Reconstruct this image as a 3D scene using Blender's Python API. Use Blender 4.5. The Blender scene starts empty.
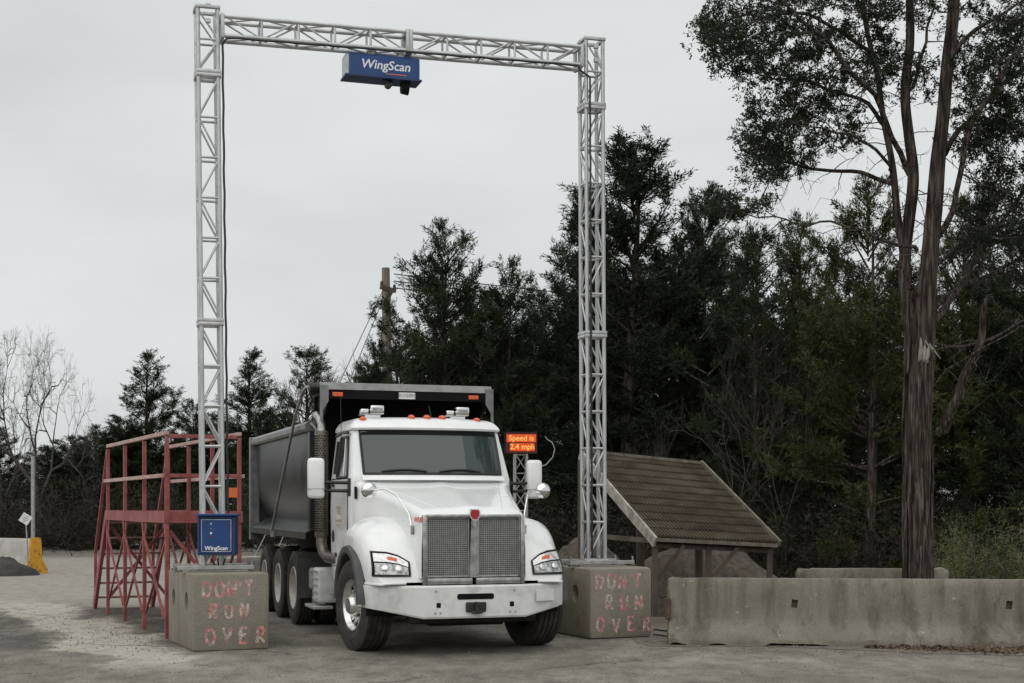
import bpy, bmesh, math, random
import numpy as np
from mathutils import Vector, Matrix, noise as mnoise
R = math.radians
S = bpy.context.scene
COL = S.collection

# ------------------------------------------------------------------ camera, sky, sun, exposure
F = 1450.0; CAMZ = 1.7; HORIZ = 505.0
cam_d = bpy.data.cameras.new('camera'); cam = bpy.data.objects.new('camera', cam_d); COL.objects.link(cam)
cam.location = (0, 0, CAMZ); cam.rotation_euler = (R(90), 0, 0)
cam_d.sensor_fit = 'HORIZONTAL'; cam_d.sensor_width = 36; cam_d.lens = F/1024*36
cam_d.shift_y = (HORIZ-341.5)/1024; cam_d.clip_end = 2000; cam_d.clip_start = .1
S.camera = cam

SUN_EL, SUN_AZ = R(62), R(205)          # overcast: a wide soft sun, high behind the camera's left shoulder
w = bpy.data.worlds.new('World'); S.world = w; w.use_nodes = True
nt = w.node_tree; nt.nodes.clear()
def N(t, **k):
    n = nt.nodes.new(t)
    for a, b in k.items(): setattr(n, a, b)
    return n
out = N('ShaderNodeOutputWorld'); bg = N('ShaderNodeBackground'); bg.inputs['Strength'].default_value = .1
sky = N('ShaderNodeTexSky', sky_type='NISHITA', sun_disc=False, sun_elevation=SUN_EL, sun_rotation=SUN_AZ)
tc = N('ShaderNodeTexCoord'); mp = N('ShaderNodeMapping'); mp.inputs['Scale'].default_value = (1.0, 1.0, 2.6)
nz = N('ShaderNodeTexNoise'); nz.inputs['Scale'].default_value = 2.3; nz.inputs['Detail'].default_value = 6; nz.inputs['Roughness'].default_value = .5
rp = N('ShaderNodeValToRGB')
rp.color_ramp.elements[0].position = .34; rp.color_ramp.elements[0].color = (.59, .608, .615, 1)
rp.color_ramp.elements[1].position = .66; rp.color_ramp.elements[1].color = (.735, .748, .745, 1)
ml = N('ShaderNodeVectorMath', operation='SCALE'); ml.inputs['Scale'].default_value = 9.35
mx = N('ShaderNodeMixRGB'); mx.inputs[0].default_value = .95
L = nt.links.new
L(tc.outputs['Generated'], mp.inputs[0]); L(mp.outputs[0], nz.inputs['Vector']); L(nz.outputs['Fac'], rp.inputs[0])
L(rp.outputs[0], ml.inputs[0]); L(sky.outputs[0], mx.inputs[1]); L(ml.outputs[0], mx.inputs[2])
L(mx.outputs[0], bg.inputs[0]); L(bg.outputs[0], out.inputs[0])

sd = bpy.data.lights.new('sun', 'SUN'); sd.energy = 1.35; sd.angle = R(100); sd.color = (1, .97, .92)
so = bpy.data.objects.new('sun', sd); COL.objects.link(so)
sdir = Vector((math.sin(SUN_AZ)*math.cos(SUN_EL), math.cos(SUN_AZ)*math.cos(SUN_EL), math.sin(SUN_EL)))
so.rotation_euler = sdir.to_track_quat('Z', 'Y').to_euler(); so.location = (-20, -20, 40)
S.view_settings.view_transform = 'Standard'; S.view_settings.look = 'None'
S.view_settings.exposure = .2; S.view_settings.gamma = 1; S.view_settings.use_curve_mapping = False

# ------------------------------------------------------------------ helpers
rnd = random.Random(7); rng = np.random.default_rng(11)
def at(px, py, Y):                       # pixel + distance -> point
    return Vector(((px-512)*Y/F, Y, CAMZ-(py-HORIZ)*Y/F))
def sstep(a, b, x):
    t = min(1, max(0, (x-a)/(b-a))); return t*t*(3-2*t)
def interp(x, tab):
    if x <= tab[0][0]: return tab[0][1]
    for (x0, y0), (x1, y1) in zip(tab, tab[1:]):
        if x <= x1:
            t = (x-x0)/(x1-x0); return y0+(y1-y0)*t
    return tab[-1][1]
def finish(me, mats, smooth):
    for m in (mats if isinstance(mats, (list, tuple)) else [mats]): me.materials.append(m)
    if smooth is not None:
        me.shade_smooth(); me.set_sharp_from_angle(angle=R(smooth))
    else: me.shade_flat()
def put(name, me, parent=None, loc=(0, 0, 0), rot=(0, 0, 0), scale=(1, 1, 1)):
    o = bpy.data.objects.new(name, me); COL.objects.link(o)
    o.location = loc; o.rotation_euler = rot; o.scale = scale
    if parent is not None: o.parent = parent
    return o
def tag(o, label=None, cat=None, group=None, kind=None):
    if label: o['label'] = label
    if cat: o['category'] = cat
    if group: o['group'] = group
    if kind: o['kind'] = kind
    return o
def empty(name, loc, rz, label, cat, group=None):
    o = bpy.data.objects.new(name, None); COL.objects.link(o); o.location = loc; o.rotation_euler = (0, 0, rz)
    o.empty_display_size = .2
    return tag(o, label, cat, group)
class MB:
    def __init__(s): s.v = []; s.f = []
    def add(s, v, f):
        k = len(s.v); s.v += [tuple(p) for p in v]; s.f += [tuple(i+k for i in q) for q in f]; return s
    def box(s, c, d, rot=None, bev=0.0):
        x, y, z = d[0]/2, d[1]/2, d[2]/2
        if bev <= 0:
            v = [Vector((i*x, j*y, k*z)) for k in (-1, 1) for j in (-1, 1) for i in (-1, 1)]
            f = [(0, 2, 3, 1), (4, 5, 7, 6), (0, 1, 5, 4), (2, 6, 7, 3), (0, 4, 6, 2), (1, 3, 7, 5)]
        else:
            bm = bmesh.new(); bmesh.ops.create_cube(bm, size=1.0)
            for q in bm.verts: q.co = Vector((q.co.x*d[0], q.co.y*d[1], q.co.z*d[2]))
            bmesh.ops.bevel(bm, geom=bm.edges[:], offset=min(bev, min(d)*.45), segments=2, affect='EDGES', profile=.5)
            bm.verts.index_update(); v = [q.co.copy() for q in bm.verts]; f = [[q.index for q in g.verts] for g in bm.faces]; bm.free()
        if rot is not None:
            M = rot if isinstance(rot, Matrix) else Matrix.Rotation(rot, 3, 'Z'); v = [M @ q for q in v]
        c = Vector(c); return s.add([q+c for q in v], f)
    def bar(s, p0, p1, wd, ht=None, bev=0):          # square bar between two points
        p0, p1 = Vector(p0), Vector(p1); d = p1-p0
        up = Vector((0, 0, 1)) if abs(d.normalized().z) < .95 else Vector((0, 1, 0))
        x = d.normalized(); y = up.cross(x).normalized(); z = x.cross(y)
        M = Matrix((x, y, z)).transposed()
        return s.box((p0+p1)/2, (d.length, wd, ht or wd), M, bev)
    def tube(s, pts, r, n=10, cap=True):
        pts = [Vector(p) for p in pts]; m = len(pts)
        rr = r if isinstance(r, (list, tuple)) else [r]*m
        ref = None; v = []; f = []
        for i, p in enumerate(pts):
            t = (pts[min(i+1, m-1)]-pts[max(i-1, 0)])
            if t.length < 1e-9: t = Vector((0, 0, 1))
            t.normalize()
            if ref is None: ref = t.orthogonal().normalized()
            ref = (ref-t*ref.dot(t))
            if ref.length < 1e-6: ref = t.orthogonal()
            ref.normalize(); b = t.cross(ref)
            for k in range(n):
                a = 2*math.pi*k/n; v.append(p+(ref*math.cos(a)+b*math.sin(a))*rr[i])
        for i in range(m-1):
            for k in range(n):
                f.append((i*n+k, i*n+(k+1) % n, (i+1)*n+(k+1) % n, (i+1)*n+k))
        if cap: f.append(tuple(range(n-1, -1, -1))); f.append(tuple((m-1)*n+k for k in range(n)))
        return s.add(v, f)
    def lathe(s, prof, n=40, c=(0, 0, 0), axis='y', close=False):   # prof: (radius, along-axis)
        v = []; f = []; m = len(prof)
        for r_, h in prof:
            for k in range(n):
                a = 2*math.pi*k/n; p = {'y': (r_*math.cos(a), h, r_*math.sin(a)), 'z': (r_*math.cos(a), r_*math.sin(a), h), 'x': (h, r_*math.cos(a), r_*math.sin(a))}[axis]
                v.append((p[0]+c[0], p[1]+c[1], p[2]+c[2]))
        for i in range(m-1 if not close else m):
            j = (i+1) % m
            for k in range(n): f.append((i*n+k, i*n+(k+1) % n, j*n+(k+1) % n, j*n+k))
        return s.add(v, f)
    def grid(s, rows, closeu=False):
        m, n = len(rows), len(rows[0]); v = [p for r_ in rows for p in r_]; f = []
        for i in range(m-1):
            for k in range(n if closeu else n-1):
                f.append((i*n+k, i*n+(k+1) % n, (i+1)*n+(k+1) % n, (i+1)*n+k))
        return s.add(v, f)
    def prism(s, poly, fn, d0, d1):                  # poly 2-D, fn(x, y, d) -> point
        n = len(poly); v = [fn(x, y, d0) for x, y in poly]+[fn(x, y, d1) for x, y in poly]
        f = [tuple(range(n-1, -1, -1)), tuple(range(n, 2*n))]+[(i, (i+1) % n, n+(i+1) % n, n+i) for i in range(n)]
        return s.add(v, f)
    def mesh(s, name, mat, smooth=None, fix=True):
        me = bpy.data.meshes.new(name); me.from_pydata(s.v, [], s.f)
        if fix:
            bm = bmesh.new(); bm.from_mesh(me); bmesh.ops.recalc_face_normals(bm, faces=bm.faces[:]); bm.to_mesh(me); bm.free()
        finish(me, mat, smooth); return me
    def build(s, name, mat, parent=None, smooth=None, loc=(0, 0, 0), rot=(0, 0, 0), fix=True):
        return put(name, s.mesh(name, mat, smooth, fix), parent, loc, rot)
def text_mb(txt, size, M, depth=.004, bold=0.0, align='CENTER'):
    cu = bpy.data.curves.new('t', 'FONT'); cu.body = txt; cu.size = size; cu.extrude = depth/2; cu.align_x = align; cu.align_y = 'CENTER'; cu.offset = bold
    cu.resolution_u = 3
    o = bpy.data.objects.new('t', cu); COL.objects.link(o)
    bpy.context.view_layer.update()
    me = bpy.data.meshes.new_from_object(o.evaluated_get(bpy.context.evaluated_depsgraph_get()))
    mb = MB(); mb.add([M @ v.co for v in me.vertices], [tuple(p.vertices) for p in me.polygons])
    bpy.data.objects.remove(o); bpy.data.curves.remove(cu); bpy.data.meshes.remove(me)
    return mb
def frame_m(x, y, o):                    # matrix from text x axis, y axis, origin
    x, y = Vector(x).normalized(), Vector(y); z = x.cross(y).normalized()
    M = Matrix((x, y, z)).transposed().to_4x4(); M.translation = Vector(o); return M
def boolean_cut(me, cutters, mats, smooth):
    o = bpy.data.objects.new('b', me); COL.objects.link(o); cs = []
    for c in cutters:
        co = bpy.data.objects.new('c', c); COL.objects.link(co); cs.append(co)
        m = o.modifiers.new('b', 'BOOLEAN'); m.object = co; m.operation = 'DIFFERENCE'; m.solver = 'EXACT'
    bpy.context.view_layer.update()
    r = bpy.data.meshes.new_from_object(o.evaluated_get(bpy.context.evaluated_depsgraph_get()))
    for c in cs: bpy.data.objects.remove(c)
    bpy.data.objects.remove(o); r.materials.clear(); finish(r, mats, smooth); return r

# ------------------------------------------------------------------ materials
def mat(name, c1, c2=None, rough=.6, metal=0, scale=6, bump=0, bscale=60, detail=5, stretch=(1, 1, 1), lo=.35, hi=.65, spec=.5, third=None, coat=0, rvar=0):
    m = bpy.data.materials.new(name); m.use_nodes = True; t = m.node_tree; b = t.nodes['Principled BSDF']
    b.inputs['Base Color'].default_value = (*c1, 1); b.inputs['Roughness'].default_value = rough; b.inputs['Metallic'].default_value = metal
    b.inputs['Specular IOR Level'].default_value = spec; b.inputs['Coat Weight'].default_value = coat
    co = t.nodes.new('ShaderNodeTexCoord'); oi = t.nodes.new('ShaderNodeObjectInfo')
    mp = t.nodes.new('ShaderNodeMapping'); mp.inputs['Scale'].default_value = stretch
    ad = t.nodes.new('ShaderNodeVectorMath'); ad.operation = 'ADD'
    sc = t.nodes.new('ShaderNodeMath'); sc.operation = 'MULTIPLY'; sc.inputs[1].default_value = 37
    l = t.links.new; l(oi.outputs['Random'], sc.inputs[0]); l(co.outputs['Object'], ad.inputs[0]); l(sc.outputs[0], ad.inputs[1]); l(ad.outputs[0], mp.inputs[0])
    if c2 is not None:
        n = t.nodes.new('ShaderNodeTexNoise'); n.inputs['Scale'].default_value = scale; n.inputs['Detail'].default_value = detail; n.inputs['Roughness'].default_value = .6
        r = t.nodes.new('ShaderNodeValToRGB'); e = r.color_ramp.elements
        e[0].position = lo; e[0].color = (*c1, 1); e[1].position = hi; e[1].color = (*c2, 1)
        if third: q = e.new(third[0]); q.color = (*third[1], 1)
        l(mp.outputs[0], n.inputs['Vector']); l(n.outputs['Fac'], r.inputs[0]); l(r.outputs[0], b.inputs['Base Color'])
        if rvar:
            mr = t.nodes.new('ShaderNodeMapRange'); mr.inputs['To Min'].default_value = rough-rvar; mr.inputs['To Max'].default_value = rough+rvar
            l(n.outputs['Fac'], mr.inputs[0]); l(mr.outputs[0], b.inputs['Roughness'])
    if bump:
        n2 = t.nodes.new('ShaderNodeTexNoise'); n2.inputs['Scale'].default_value = bscale; n2.inputs['Detail'].default_value = 4
        bp = t.nodes.new('ShaderNodeBump'); bp.inputs['Strength'].default_value = bump; bp.inputs['Distance'].default_value = .02
        l(mp.outputs[0], n2.inputs['Vector']); l(n2.outputs['Fac'], bp.inputs['Height']); l(bp.outputs[0], b.inputs['Normal'])
    return m
M = {}
M['white'] = mat('white_paint', (.76, .775, .775), (.82, .83, .825), .28, 0, 2.0, coat=.5, rvar=.05)
M['white_dirty'] = mat('bumper_white', (.50, .50, .48), (.70, .70, .68), .4, 0, 5, lo=.3, hi=.55, rvar=.1)
M['chrome'] = mat('chrome', (.78, .78, .78), None, .08, 1)
M['meshwire'] = mat('grille_wire', (.28, .28, .275), (.36, .36, .35), .4, .6, 12)
M['greyflare'] = mat('grey_plastic_flare', (.045, .047, .047), (.075, .077, .077), .6, 0, 6)
M['steel'] = mat('brushed_steel', (.30, .30, .29), (.5, .5, .48), .32, .9, 12)
M['alu'] = mat('truss_aluminium', (.43, .44, .44), (.60, .61, .61), .42, .5, 7, rvar=.1)
M['alu_dark'] = mat('weathered_aluminium', (.28, .28, .27), (.42, .42, .41), .5, .4, 9)
M['rim'] = mat('wheel_alloy', (.55, .54, .52), (.78, .78, .77), .25, .85, 14)
M['rimw'] = mat('wheel_painted', (.48, .46, .42), (.66, .64, .60), .45, .2, 10)
M['rubber'] = mat('tyre_rubber', (.018, .017, .016), (.05, .046, .04), .8, 0, 10, .3, 60)
M['black'] = mat('black_plastic', (.012, .012, .012), (.022, .022, .022), .45, 0, 10)
M['blackpaint'] = mat('black_paint', (.005, .005, .006), (.009, .009, .011), .7, 0, 4, spec=.12)
M['under'] = mat('chassis_black', (.008, .008, .008), (.022, .02, .017), .8, 0, 8, spec=.15)
M['glass'] = mat('windshield_glass', (.035, .05, .05), None, .04, 0, spec=.7)
M['sideglass'] = mat('side_glass', (.012, .015, .016), None, .05)
M['body'] = mat('dump_body_steel', (.028, .03, .033), (.062, .065, .068), .30, .35, 3, .05, 30, stretch=(1, 1, .35), rvar=.08)
M['bodyrail'] = mat('dump_body_rail', (.15, .152, .152), (.24, .242, .24), .4, .4, 5)
M['rusty'] = mat('rusty_steel', (.045, .03, .022), (.11, .075, .055), .7, .2, 9)
M['heat'] = mat('heat_shield', (.13, .115, .095), (.22, .20, .17), .4, .7, 20)
M['amber'] = mat('amber_lens', (.75, .16, .04), (.6, .06, .03), .2, 0, 40)
M['red'] = mat('red_badge', (.35, .02, .03), None, .3)
M['redtext'] = mat('red_lettering', (.55, .16, .10), None, .6)
M['tan'] = mat('tan_lettering', (.50, .36, .27), None, .6)
M['lens'] = mat('headlight_lens', (.55, .56, .56), (.16, .17, .17), .08, .4, 22)
M['lensw'] = mat('headlight_reflector', (.8, .8, .79), (.5, .5, .5), .1, .5, 30)
M['redsteel'] = mat('faded_red_steel', (.20, .045, .045), (.34, .10, .095), .55, 0, 5, .1, 50, rvar=.1)
M['pinkrail'] = mat('faded_skylit_rail', (.40, .22, .20), (.52, .40, .36), .6, 0, 6)  # faded red made paler: sky light on the rail tops painted in
M['rungwood'] = mat('worn_red_tread', (.20, .08, .07), (.33, .2, .17), .7, 0, 8)
M['blue'] = mat('blue_enamel', (.008, .045, .17), (.011, .058, .21), .35, 0, 3)
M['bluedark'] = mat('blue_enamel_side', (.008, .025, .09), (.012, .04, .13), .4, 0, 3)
M['whitetext'] = mat('white_lettering', (.8, .82, .85), None, .5)
def concrete(name, c1, c2, stain, chip, streak=.6, seed=0.0):
    m = mat(name, c1, c2, .9, 0, 1.6, 0, detail=9, lo=.3, hi=.7, spec=.25); t = m.node_tree; b = t.nodes['Principled BSDF']; l = t.links.new
    src = b.inputs['Base Color'].links[0].from_socket; mp0 = [n for n in t.nodes if n.type == 'MAPPING'][0]
    def nz_(sc, st, det=6, rough=.65):
        mp = t.nodes.new('ShaderNodeMapping'); mp.inputs['Scale'].default_value = st; mp.inputs['Location'].default_value = (seed, seed*2, 0); l(mp0.outputs[0], mp.inputs[0])
        n = t.nodes.new('ShaderNodeTexNoise'); n.inputs['Scale'].default_value = sc; n.inputs['Detail'].default_value = det; n.inputs['Roughness'].default_value = rough; l(mp.outputs[0], n.inputs['Vector']); return n.outputs['Fac']
    def rmp(x, a, c, lo_, hi_):
        r = t.nodes.new('ShaderNodeMapRange'); r.inputs['From Min'].default_value = a; r.inputs['From Max'].default_value = c; r.inputs['To Min'].default_value = lo_; r.inputs['To Max'].default_value = hi_; l(x, r.inputs[0]); return r.outputs[0]
    def mx_(f, a, c, mode='MIX'):
        x = t.nodes.new('ShaderNodeMixRGB'); x.blend_type = mode
        for k, q in ((0, f), (1, a), (2, c)):
            if isinstance(q, (int, float)): x.inputs[k].default_value = q
            elif isinstance(q, tuple): x.inputs[k].default_value = (*q, 1)
            else: l(q, x.inputs[k])
        return x.outputs[0]
    c = mx_(rmp(nz_(2.6, (1, 1, .12)), .48, .68, 0, streak), src, stain)
    c = mx_(rmp(nz_(5, (1, 1, .6), 8, .75), .56, .66, 0, .5), c, stain)
    c = mx_(rmp(nz_(9, (1, 1, 1), 7, .7), .64, .69, 0, .75), c, chip)
    c = mx_(1, c, mx_(rmp(nz_(70, (1, 1, 1), 3), .3, .7, 0, 1), (.78, .78, .78), (1.18, 1.18, 1.18)), 'MULTIPLY')
    l(c, b.inputs['Base Color'])
    bp = t.nodes.new('ShaderNodeBump'); bp.inputs['Strength'].default_value = .6; bp.inputs['Distance'].default_value = .012
    ad = t.nodes.new('ShaderNodeMath'); ad.operation = 'ADD'; l(nz_(60, (1, 1, 1), 4), ad.inputs[0]); l(nz_(12, (1, 1, 1), 5), ad.inputs[1]); l(ad.outputs[0], bp.inputs['Height']); l(bp.outputs[0], b.inputs['Normal'])
    return m
M['conc'] = concrete('cast_concrete', (.215, .196, .155), (.295, .272, .22), (.145, .13, .098), (.36, .34, .295), .4)
M['conc2'] = concrete('barrier_concrete', (.165, .15, .12), (.255, .235, .192), (.075, .066, .052), (.44, .42, .37), .9, 3.0)
M['conc3'] = mat('pale_concrete', (.36, .345, .31), (.5, .485, .45), .88, 0, 3, .3, 38)
M['yellow'] = mat('yellow_paint_worn', (.66, .36, .03), (.3, .13, .06), .6, 0, 9, lo=.46, hi=.62, third=(.55, (.62, .30, .03)))
M['wood'] = mat('weathered_timber', (.055, .042, .032), (.12, .095, .075), .85, 0, 5, .3, 60, stretch=(1, 1, .2))
M['polewood'] = mat('pole_timber', (.12, .10, .085), (.22, .19, .16), .85, 0, 5, .3, 60, stretch=(1, 1, .1))
M['barge'] = mat('grey_barge_board', (.20, .18, .155), (.42, .40, .36), .8, 0, 7, .2, 50)
M['trimwood'] = mat('weathered_trim', (.10, .085, .066), (.20, .175, .14), .85, 0, 7, .2, 50)
M['tile'] = mat('mossy_roof_sheet', (.055, .042, .032), (.12, .105, .076), .85, 0, 1.7, .2, 60, third=(.5, (.085, .07, .05)), spec=.2)
M['bark'] = mat('cedar_bark', (.012, .0095, .008), (.14, .118, .1), .92, 0, 26, 1.0, 34, stretch=(1, 1, .09), lo=.36, hi=.66, third=(.5, (.05, .039, .032)), detail=8, spec=.2)
M['twig'] = mat('twig_bark', (.04, .034, .03), (.09, .078, .069), .9, 0, 6)
M['twiglight'] = mat('bare_twig_bark', (.04, .034, .03), (.085, .073, .063), .9, 0, 6)
M['sign'] = mat('sign_white', (.62, .62, .6), (.75, .75, .73), .5, 0, 6)
M['orange'] = mat('orange_plastic', (.75, .16, .03), None, .5)
M['dirt'] = mat('dirt_heap', (.045, .036, .028), (.105, .086, .066), .95, 0, 7.0, 1.0, 22, detail=9)
M['darkdirt'] = mat('dark_soil_heap', (.03, .028, .026), (.065, .06, .055), .95, 0, 3, .8, 14)
M['stone'] = mat('gravel_stone', (.15, .14, .12), (.30, .28, .245), .9, 0, 3)
M['litter'] = mat('dead_leaves', (.06, .045, .034), (.17, .125, .085), .9, 0, 2)
def leafmat(name, c1, c2, scale=.9):
    m = mat(name, c1, c2, .75, 0, scale, lo=.32, hi=.68, spec=.2); b = m.node_tree.nodes['Principled BSDF']
    return m
M['cedar'] = leafmat('cedar_foliage', (.0135, .021, .0095), (.036, .049, .02))
M['cedar2'] = leafmat('olive_cedar_foliage', (.026, .034, .011), (.066, .075, .026))
M['cedardark'] = leafmat('dark_cedar_foliage', (.011, .017, .0095), (.026, .036, .018))
M['bigleaf'] = leafmat('big_cedar_foliage', (.0145, .02, .011), (.04, .05, .026), 1.6)
M['shrub'] = leafmat('shrub_foliage', (.085, .098, .04), (.19, .195, .09))
M['brush'] = leafmat('undergrowth_foliage', (.014, .014, .009), (.04, .034, .022), .5)
def emis(name, c, s):
    m = bpy.data.materials.new(name); m.use_nodes = True; b = m.node_tree.nodes['Principled BSDF']
    b.inputs['Base Color'].default_value = (.02, .005, .005, 1); b.inputs['Emission Color'].default_value = (*c, 1); b.inputs['Emission Strength'].default_value = s
    return m
M['led_on'] = emis('led_amber', (1, .52, .13), .85); M['led_mid'] = emis('led_bloom', (1, .11, .012), .62); M['led_dim'] = emis('led_panel', (.5, .02, .008), .06)
def paintmat():
    m = mat('pink_spray_paint', (.72, .26, .25), (.66, .55, .50), .7, 0, 7, lo=.42, hi=.58); t = m.node_tree; b = t.nodes['Principled BSDF']
    co = t.nodes.new('ShaderNodeTexCoord'); n = t.nodes.new('ShaderNodeTexNoise'); n.inputs['Scale'].default_value = 24; n.inputs['Detail'].default_value = 6; n.inputs['Roughness'].default_value = .7
    r = t.nodes.new('ShaderNodeValToRGB'); r.color_ramp.elements[0].position = .36; r.color_ramp.elements[1].position = .60
    r.color_ramp.elements[0].color = (.12, .12, .12, 1); r.color_ramp.elements[1].color = (.95, .95, .95, 1)
    oi = t.nodes.new('ShaderNodeObjectInfo'); ad = t.nodes.new('ShaderNodeVectorMath'); ad.operation = 'ADD'
    l = t.links.new; l(co.outputs['Object'], ad.inputs[0]); l(oi.outputs['Location'], ad.inputs[1]); l(ad.outputs[0], n.inputs['Vector']); l(n.outputs['Fac'], r.inputs[0]); l(r.outputs[0], b.inputs['Alpha'])
    return m
M['spray'] = paintmat()

# ground material: weathered tarmac, gravel and pale worn tracks
def groundmat():
    m = bpy.data.materials.new('yard_surface'); m.use_nodes = True; t = m.node_tree; b = t.nodes['Principled BSDF']; l = t.links.new
    b.inputs['Roughness'].default_value = .92; b.inputs['Specular IOR Level'].default_value = .3
    co = t.nodes.new('ShaderNodeTexCoord')
    def noise(sc, det=6, rough=.6, stretch=(1, 1, 1), dist=0):
        mp = t.nodes.new('ShaderNodeMapping'); mp.inputs['Scale'].default_value = stretch
        n = t.nodes.new('ShaderNodeTexNoise'); n.inputs['Scale'].default_value = sc; n.inputs['Detail'].default_value = det; n.inputs['Roughness'].default_value = rough; n.inputs['Distortion'].default_value = dist
        l(co.outputs['Object'], mp.inputs[0]); l(mp.outputs[0], n.inputs['Vector']); return n.outputs['Fac']
    def ramp(x, *stops):
        r = t.nodes.new('ShaderNodeValToRGB'); e = r.color_ramp.elements
        e[0].position, e[0].color = stops[0][0], (*stops[0][1], 1); e[1].position, e[1].color = stops[-1][0], (*stops[-1][1], 1)
        for p, c in stops[1:-1]: q = e.new(p); q.color = (*c, 1)
        l(x, r.inputs[0]); return r.outputs[0]
    def mix(f, a, c, mode='MIX'):
        x = t.nodes.new('ShaderNodeMixRGB'); x.blend_type = mode
        for i, q in ((0, f), (1, a), (2, c)):
            if isinstance(q, (int, float)): x.inputs[i].default_value = q
            elif isinstance(q, tuple): x.inputs[i].default_value = (*q, 1)
            else: l(q, x.inputs[i])
        return x.outputs[0]
    def math_(op, a, c=0.0, d=0.0):
        x = t.nodes.new('ShaderNodeMath'); x.operation = op
        for i, q in ((0, a), (1, c), (2, d)):
            if isinstance(q, (int, float)): x.inputs[i].default_value = q
            else: l(q, x.inputs[i])
        return x.outputs[0]
    sp = t.nodes.new('ShaderNodeSeparateXYZ'); l(co.outputs['Object'], sp.inputs[0]); X, Y = sp.outputs[0], sp.outputs[1]
    def rng_(v, a, c):
        x = t.nodes.new('ShaderNodeMapRange'); x.interpolation_type = 'SMOOTHSTEP'; x.inputs['From Min'].default_value = a; x.inputs['From Max'].default_value = c
        l(v, x.inputs[0]); return x.outputs[0]
    base = ramp(noise(.35, 8, .65), (.3, (.165, .152, .129)), (.7, (.27, .251, .217)))
    grain = ramp(noise(34, 6, .72), (.32, (.52, .52, .52)), (.5, (1, 1, 1)), (.68, (1.5, 1.48, 1.42)))
    base = mix(1, base, grain, 'MULTIPLY')
    patch = ramp(noise(1.6, 6, .7, (1, .5, 1)), (.40, (.62, .62, .62)), (.62, (1.12, 1.12, 1.12)))
    base = mix(.7, base, patch, 'MULTIPLY')
    # pale worn concrete track crossing the left of the yard, loose dark tarmac crumbs on both sides of it
    wob = noise(.8, 6, .65, (1, .6, 1)); wob2 = noise(2.4, 7, .75, (1, .6, 1))
    dl = math_('ADD', math_('ADD', math_('MULTIPLY', X, .9025), math_('MULTIPLY', Y, .4307)), 7.942-11.198)
    dl = math_('ADD', dl, math_('MULTIPLY', math_('SUBTRACT', wob, .5), 2.2)); dl = math_('ADD', dl, math_('MULTIPLY', math_('SUBTRACT', wob2, .5), .9))
    trk = math_('SUBTRACT', 1.0, rng_(math_('ABSOLUTE', dl), .35, .6))
    trk = math_('MULTIPLY', trk, math_('MULTIPLY', math_('SUBTRACT', 1.0, rng_(Y, 24.5, 27.5)), rng_(Y, 14.5, 16)))
    base = mix(math_('MULTIPLY', trk, .85), base, mix(.6, (.42, .395, .345), grain, 'MULTIPLY'))
    # pale yard far left
    far = rng_(math_('ADD', Y, math_('MULTIPLY', wob, 5)), 25, 30)
    base = mix(math_('MULTIPLY', far, .75), base, mix(.5, (.32, .303, .268), grain, 'MULTIPLY'))
    side = math_('MULTIPLY', rng_(dl, .5, .75), math_('SUBTRACT', 1.0, rng_(dl, 1.6, 2.6)))
    side = math_('MULTIPLY', side, math_('MULTIPLY', rng_(Y, 17.0, 18.2), math_('SUBTRACT', 1.0, rng_(Y, 22.5, 25))))
    side2 = math_('MULTIPLY', math_('SUBTRACT', 1.0, rng_(dl, -.8, -.5)), math_('MULTIPLY', rng_(dl, -2.6, -1.7), math_('MULTIPLY', rng_(Y, 16.2, 17.4), math_('SUBTRACT', 1.0, rng_(Y, 21.5, 24)))))
    dk = math_('MULTIPLY', math_('MAXIMUM', side, side2), ramp(noise(1.4, 7, .75, (1, .6, 1), .4), (.36, (.15, .15, .15)), (.52, (1, 1, 1))))
    dkc = mix(1, (.058, .055, .051), ramp(noise(38, 4, .7), (.35, (.5, .5, .5)), (.68, (2.2, 2.2, 2.1))), 'MULTIPLY')
    base = mix(math_('MULTIPLY', dk, .9), base, dkc)
    blot = ramp(noise(4.5, 7, .72, (1, .55, 1)), (.36, (.66, .66, .66)), (.5, (1, 1, 1)), (.66, (1.14, 1.14, 1.13)))
    base = mix(.85, base, blot, 'MULTIPLY')
    # cracks
    vo = t.nodes.new('ShaderNodeTexVoronoi'); vo.feature = 'DISTANCE_TO_EDGE'; vo.inputs['Scale'].default_value = .32
    dn = t.nodes.new('ShaderNodeTexNoise'); dn.inputs['Scale'].default_value = 1.7; dn.inputs['Detail'].default_value = 6
    vm = t.nodes.new('ShaderNodeMixRGB'); vm.inputs[0].default_value = .35
    l(co.outputs['Object'], vm.inputs[1]); l(dn.outputs['Color'], vm.inputs[2]); l(co.outputs['Object'], dn.inputs['Vector']); l(vm.outputs[0], vo.inputs['Vector'])
    ck = math_('MULTIPLY', math_('SUBTRACT', 1.0, rng_(vo.outputs['Distance'], .0, .012)), ramp(noise(.5, 3), (.5, (0, 0, 0)), (.6, (1, 1, 1))))
    base = mix(math_('MULTIPLY', ck, .7), base, (.05, .047, .043))
    l(base, b.inputs['Base Color'])
    bp = t.nodes.new('ShaderNodeBump'); bp.inputs['Strength'].default_value = .55; bp.inputs['Distance'].default_value = .02
    h = math_('ADD', noise(60, 4), math_('MULTIPLY', noise(5, 5), 1.2)); l(h, bp.inputs['Height']); l(bp.outputs[0], b.inputs['Normal'])
    return m
M['ground'] = groundmat()
M['forest'] = mat('forest_floor', (.07, .052, .036), (.15, .115, .08), .95, 0, 1.2, .8, 14, detail=8)
M['roadedge'] = mat('gravel_verge', (.095, .083, .066), (.21, .19, .158), .95, 0, 9, .9, 40, detail=8)

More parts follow.
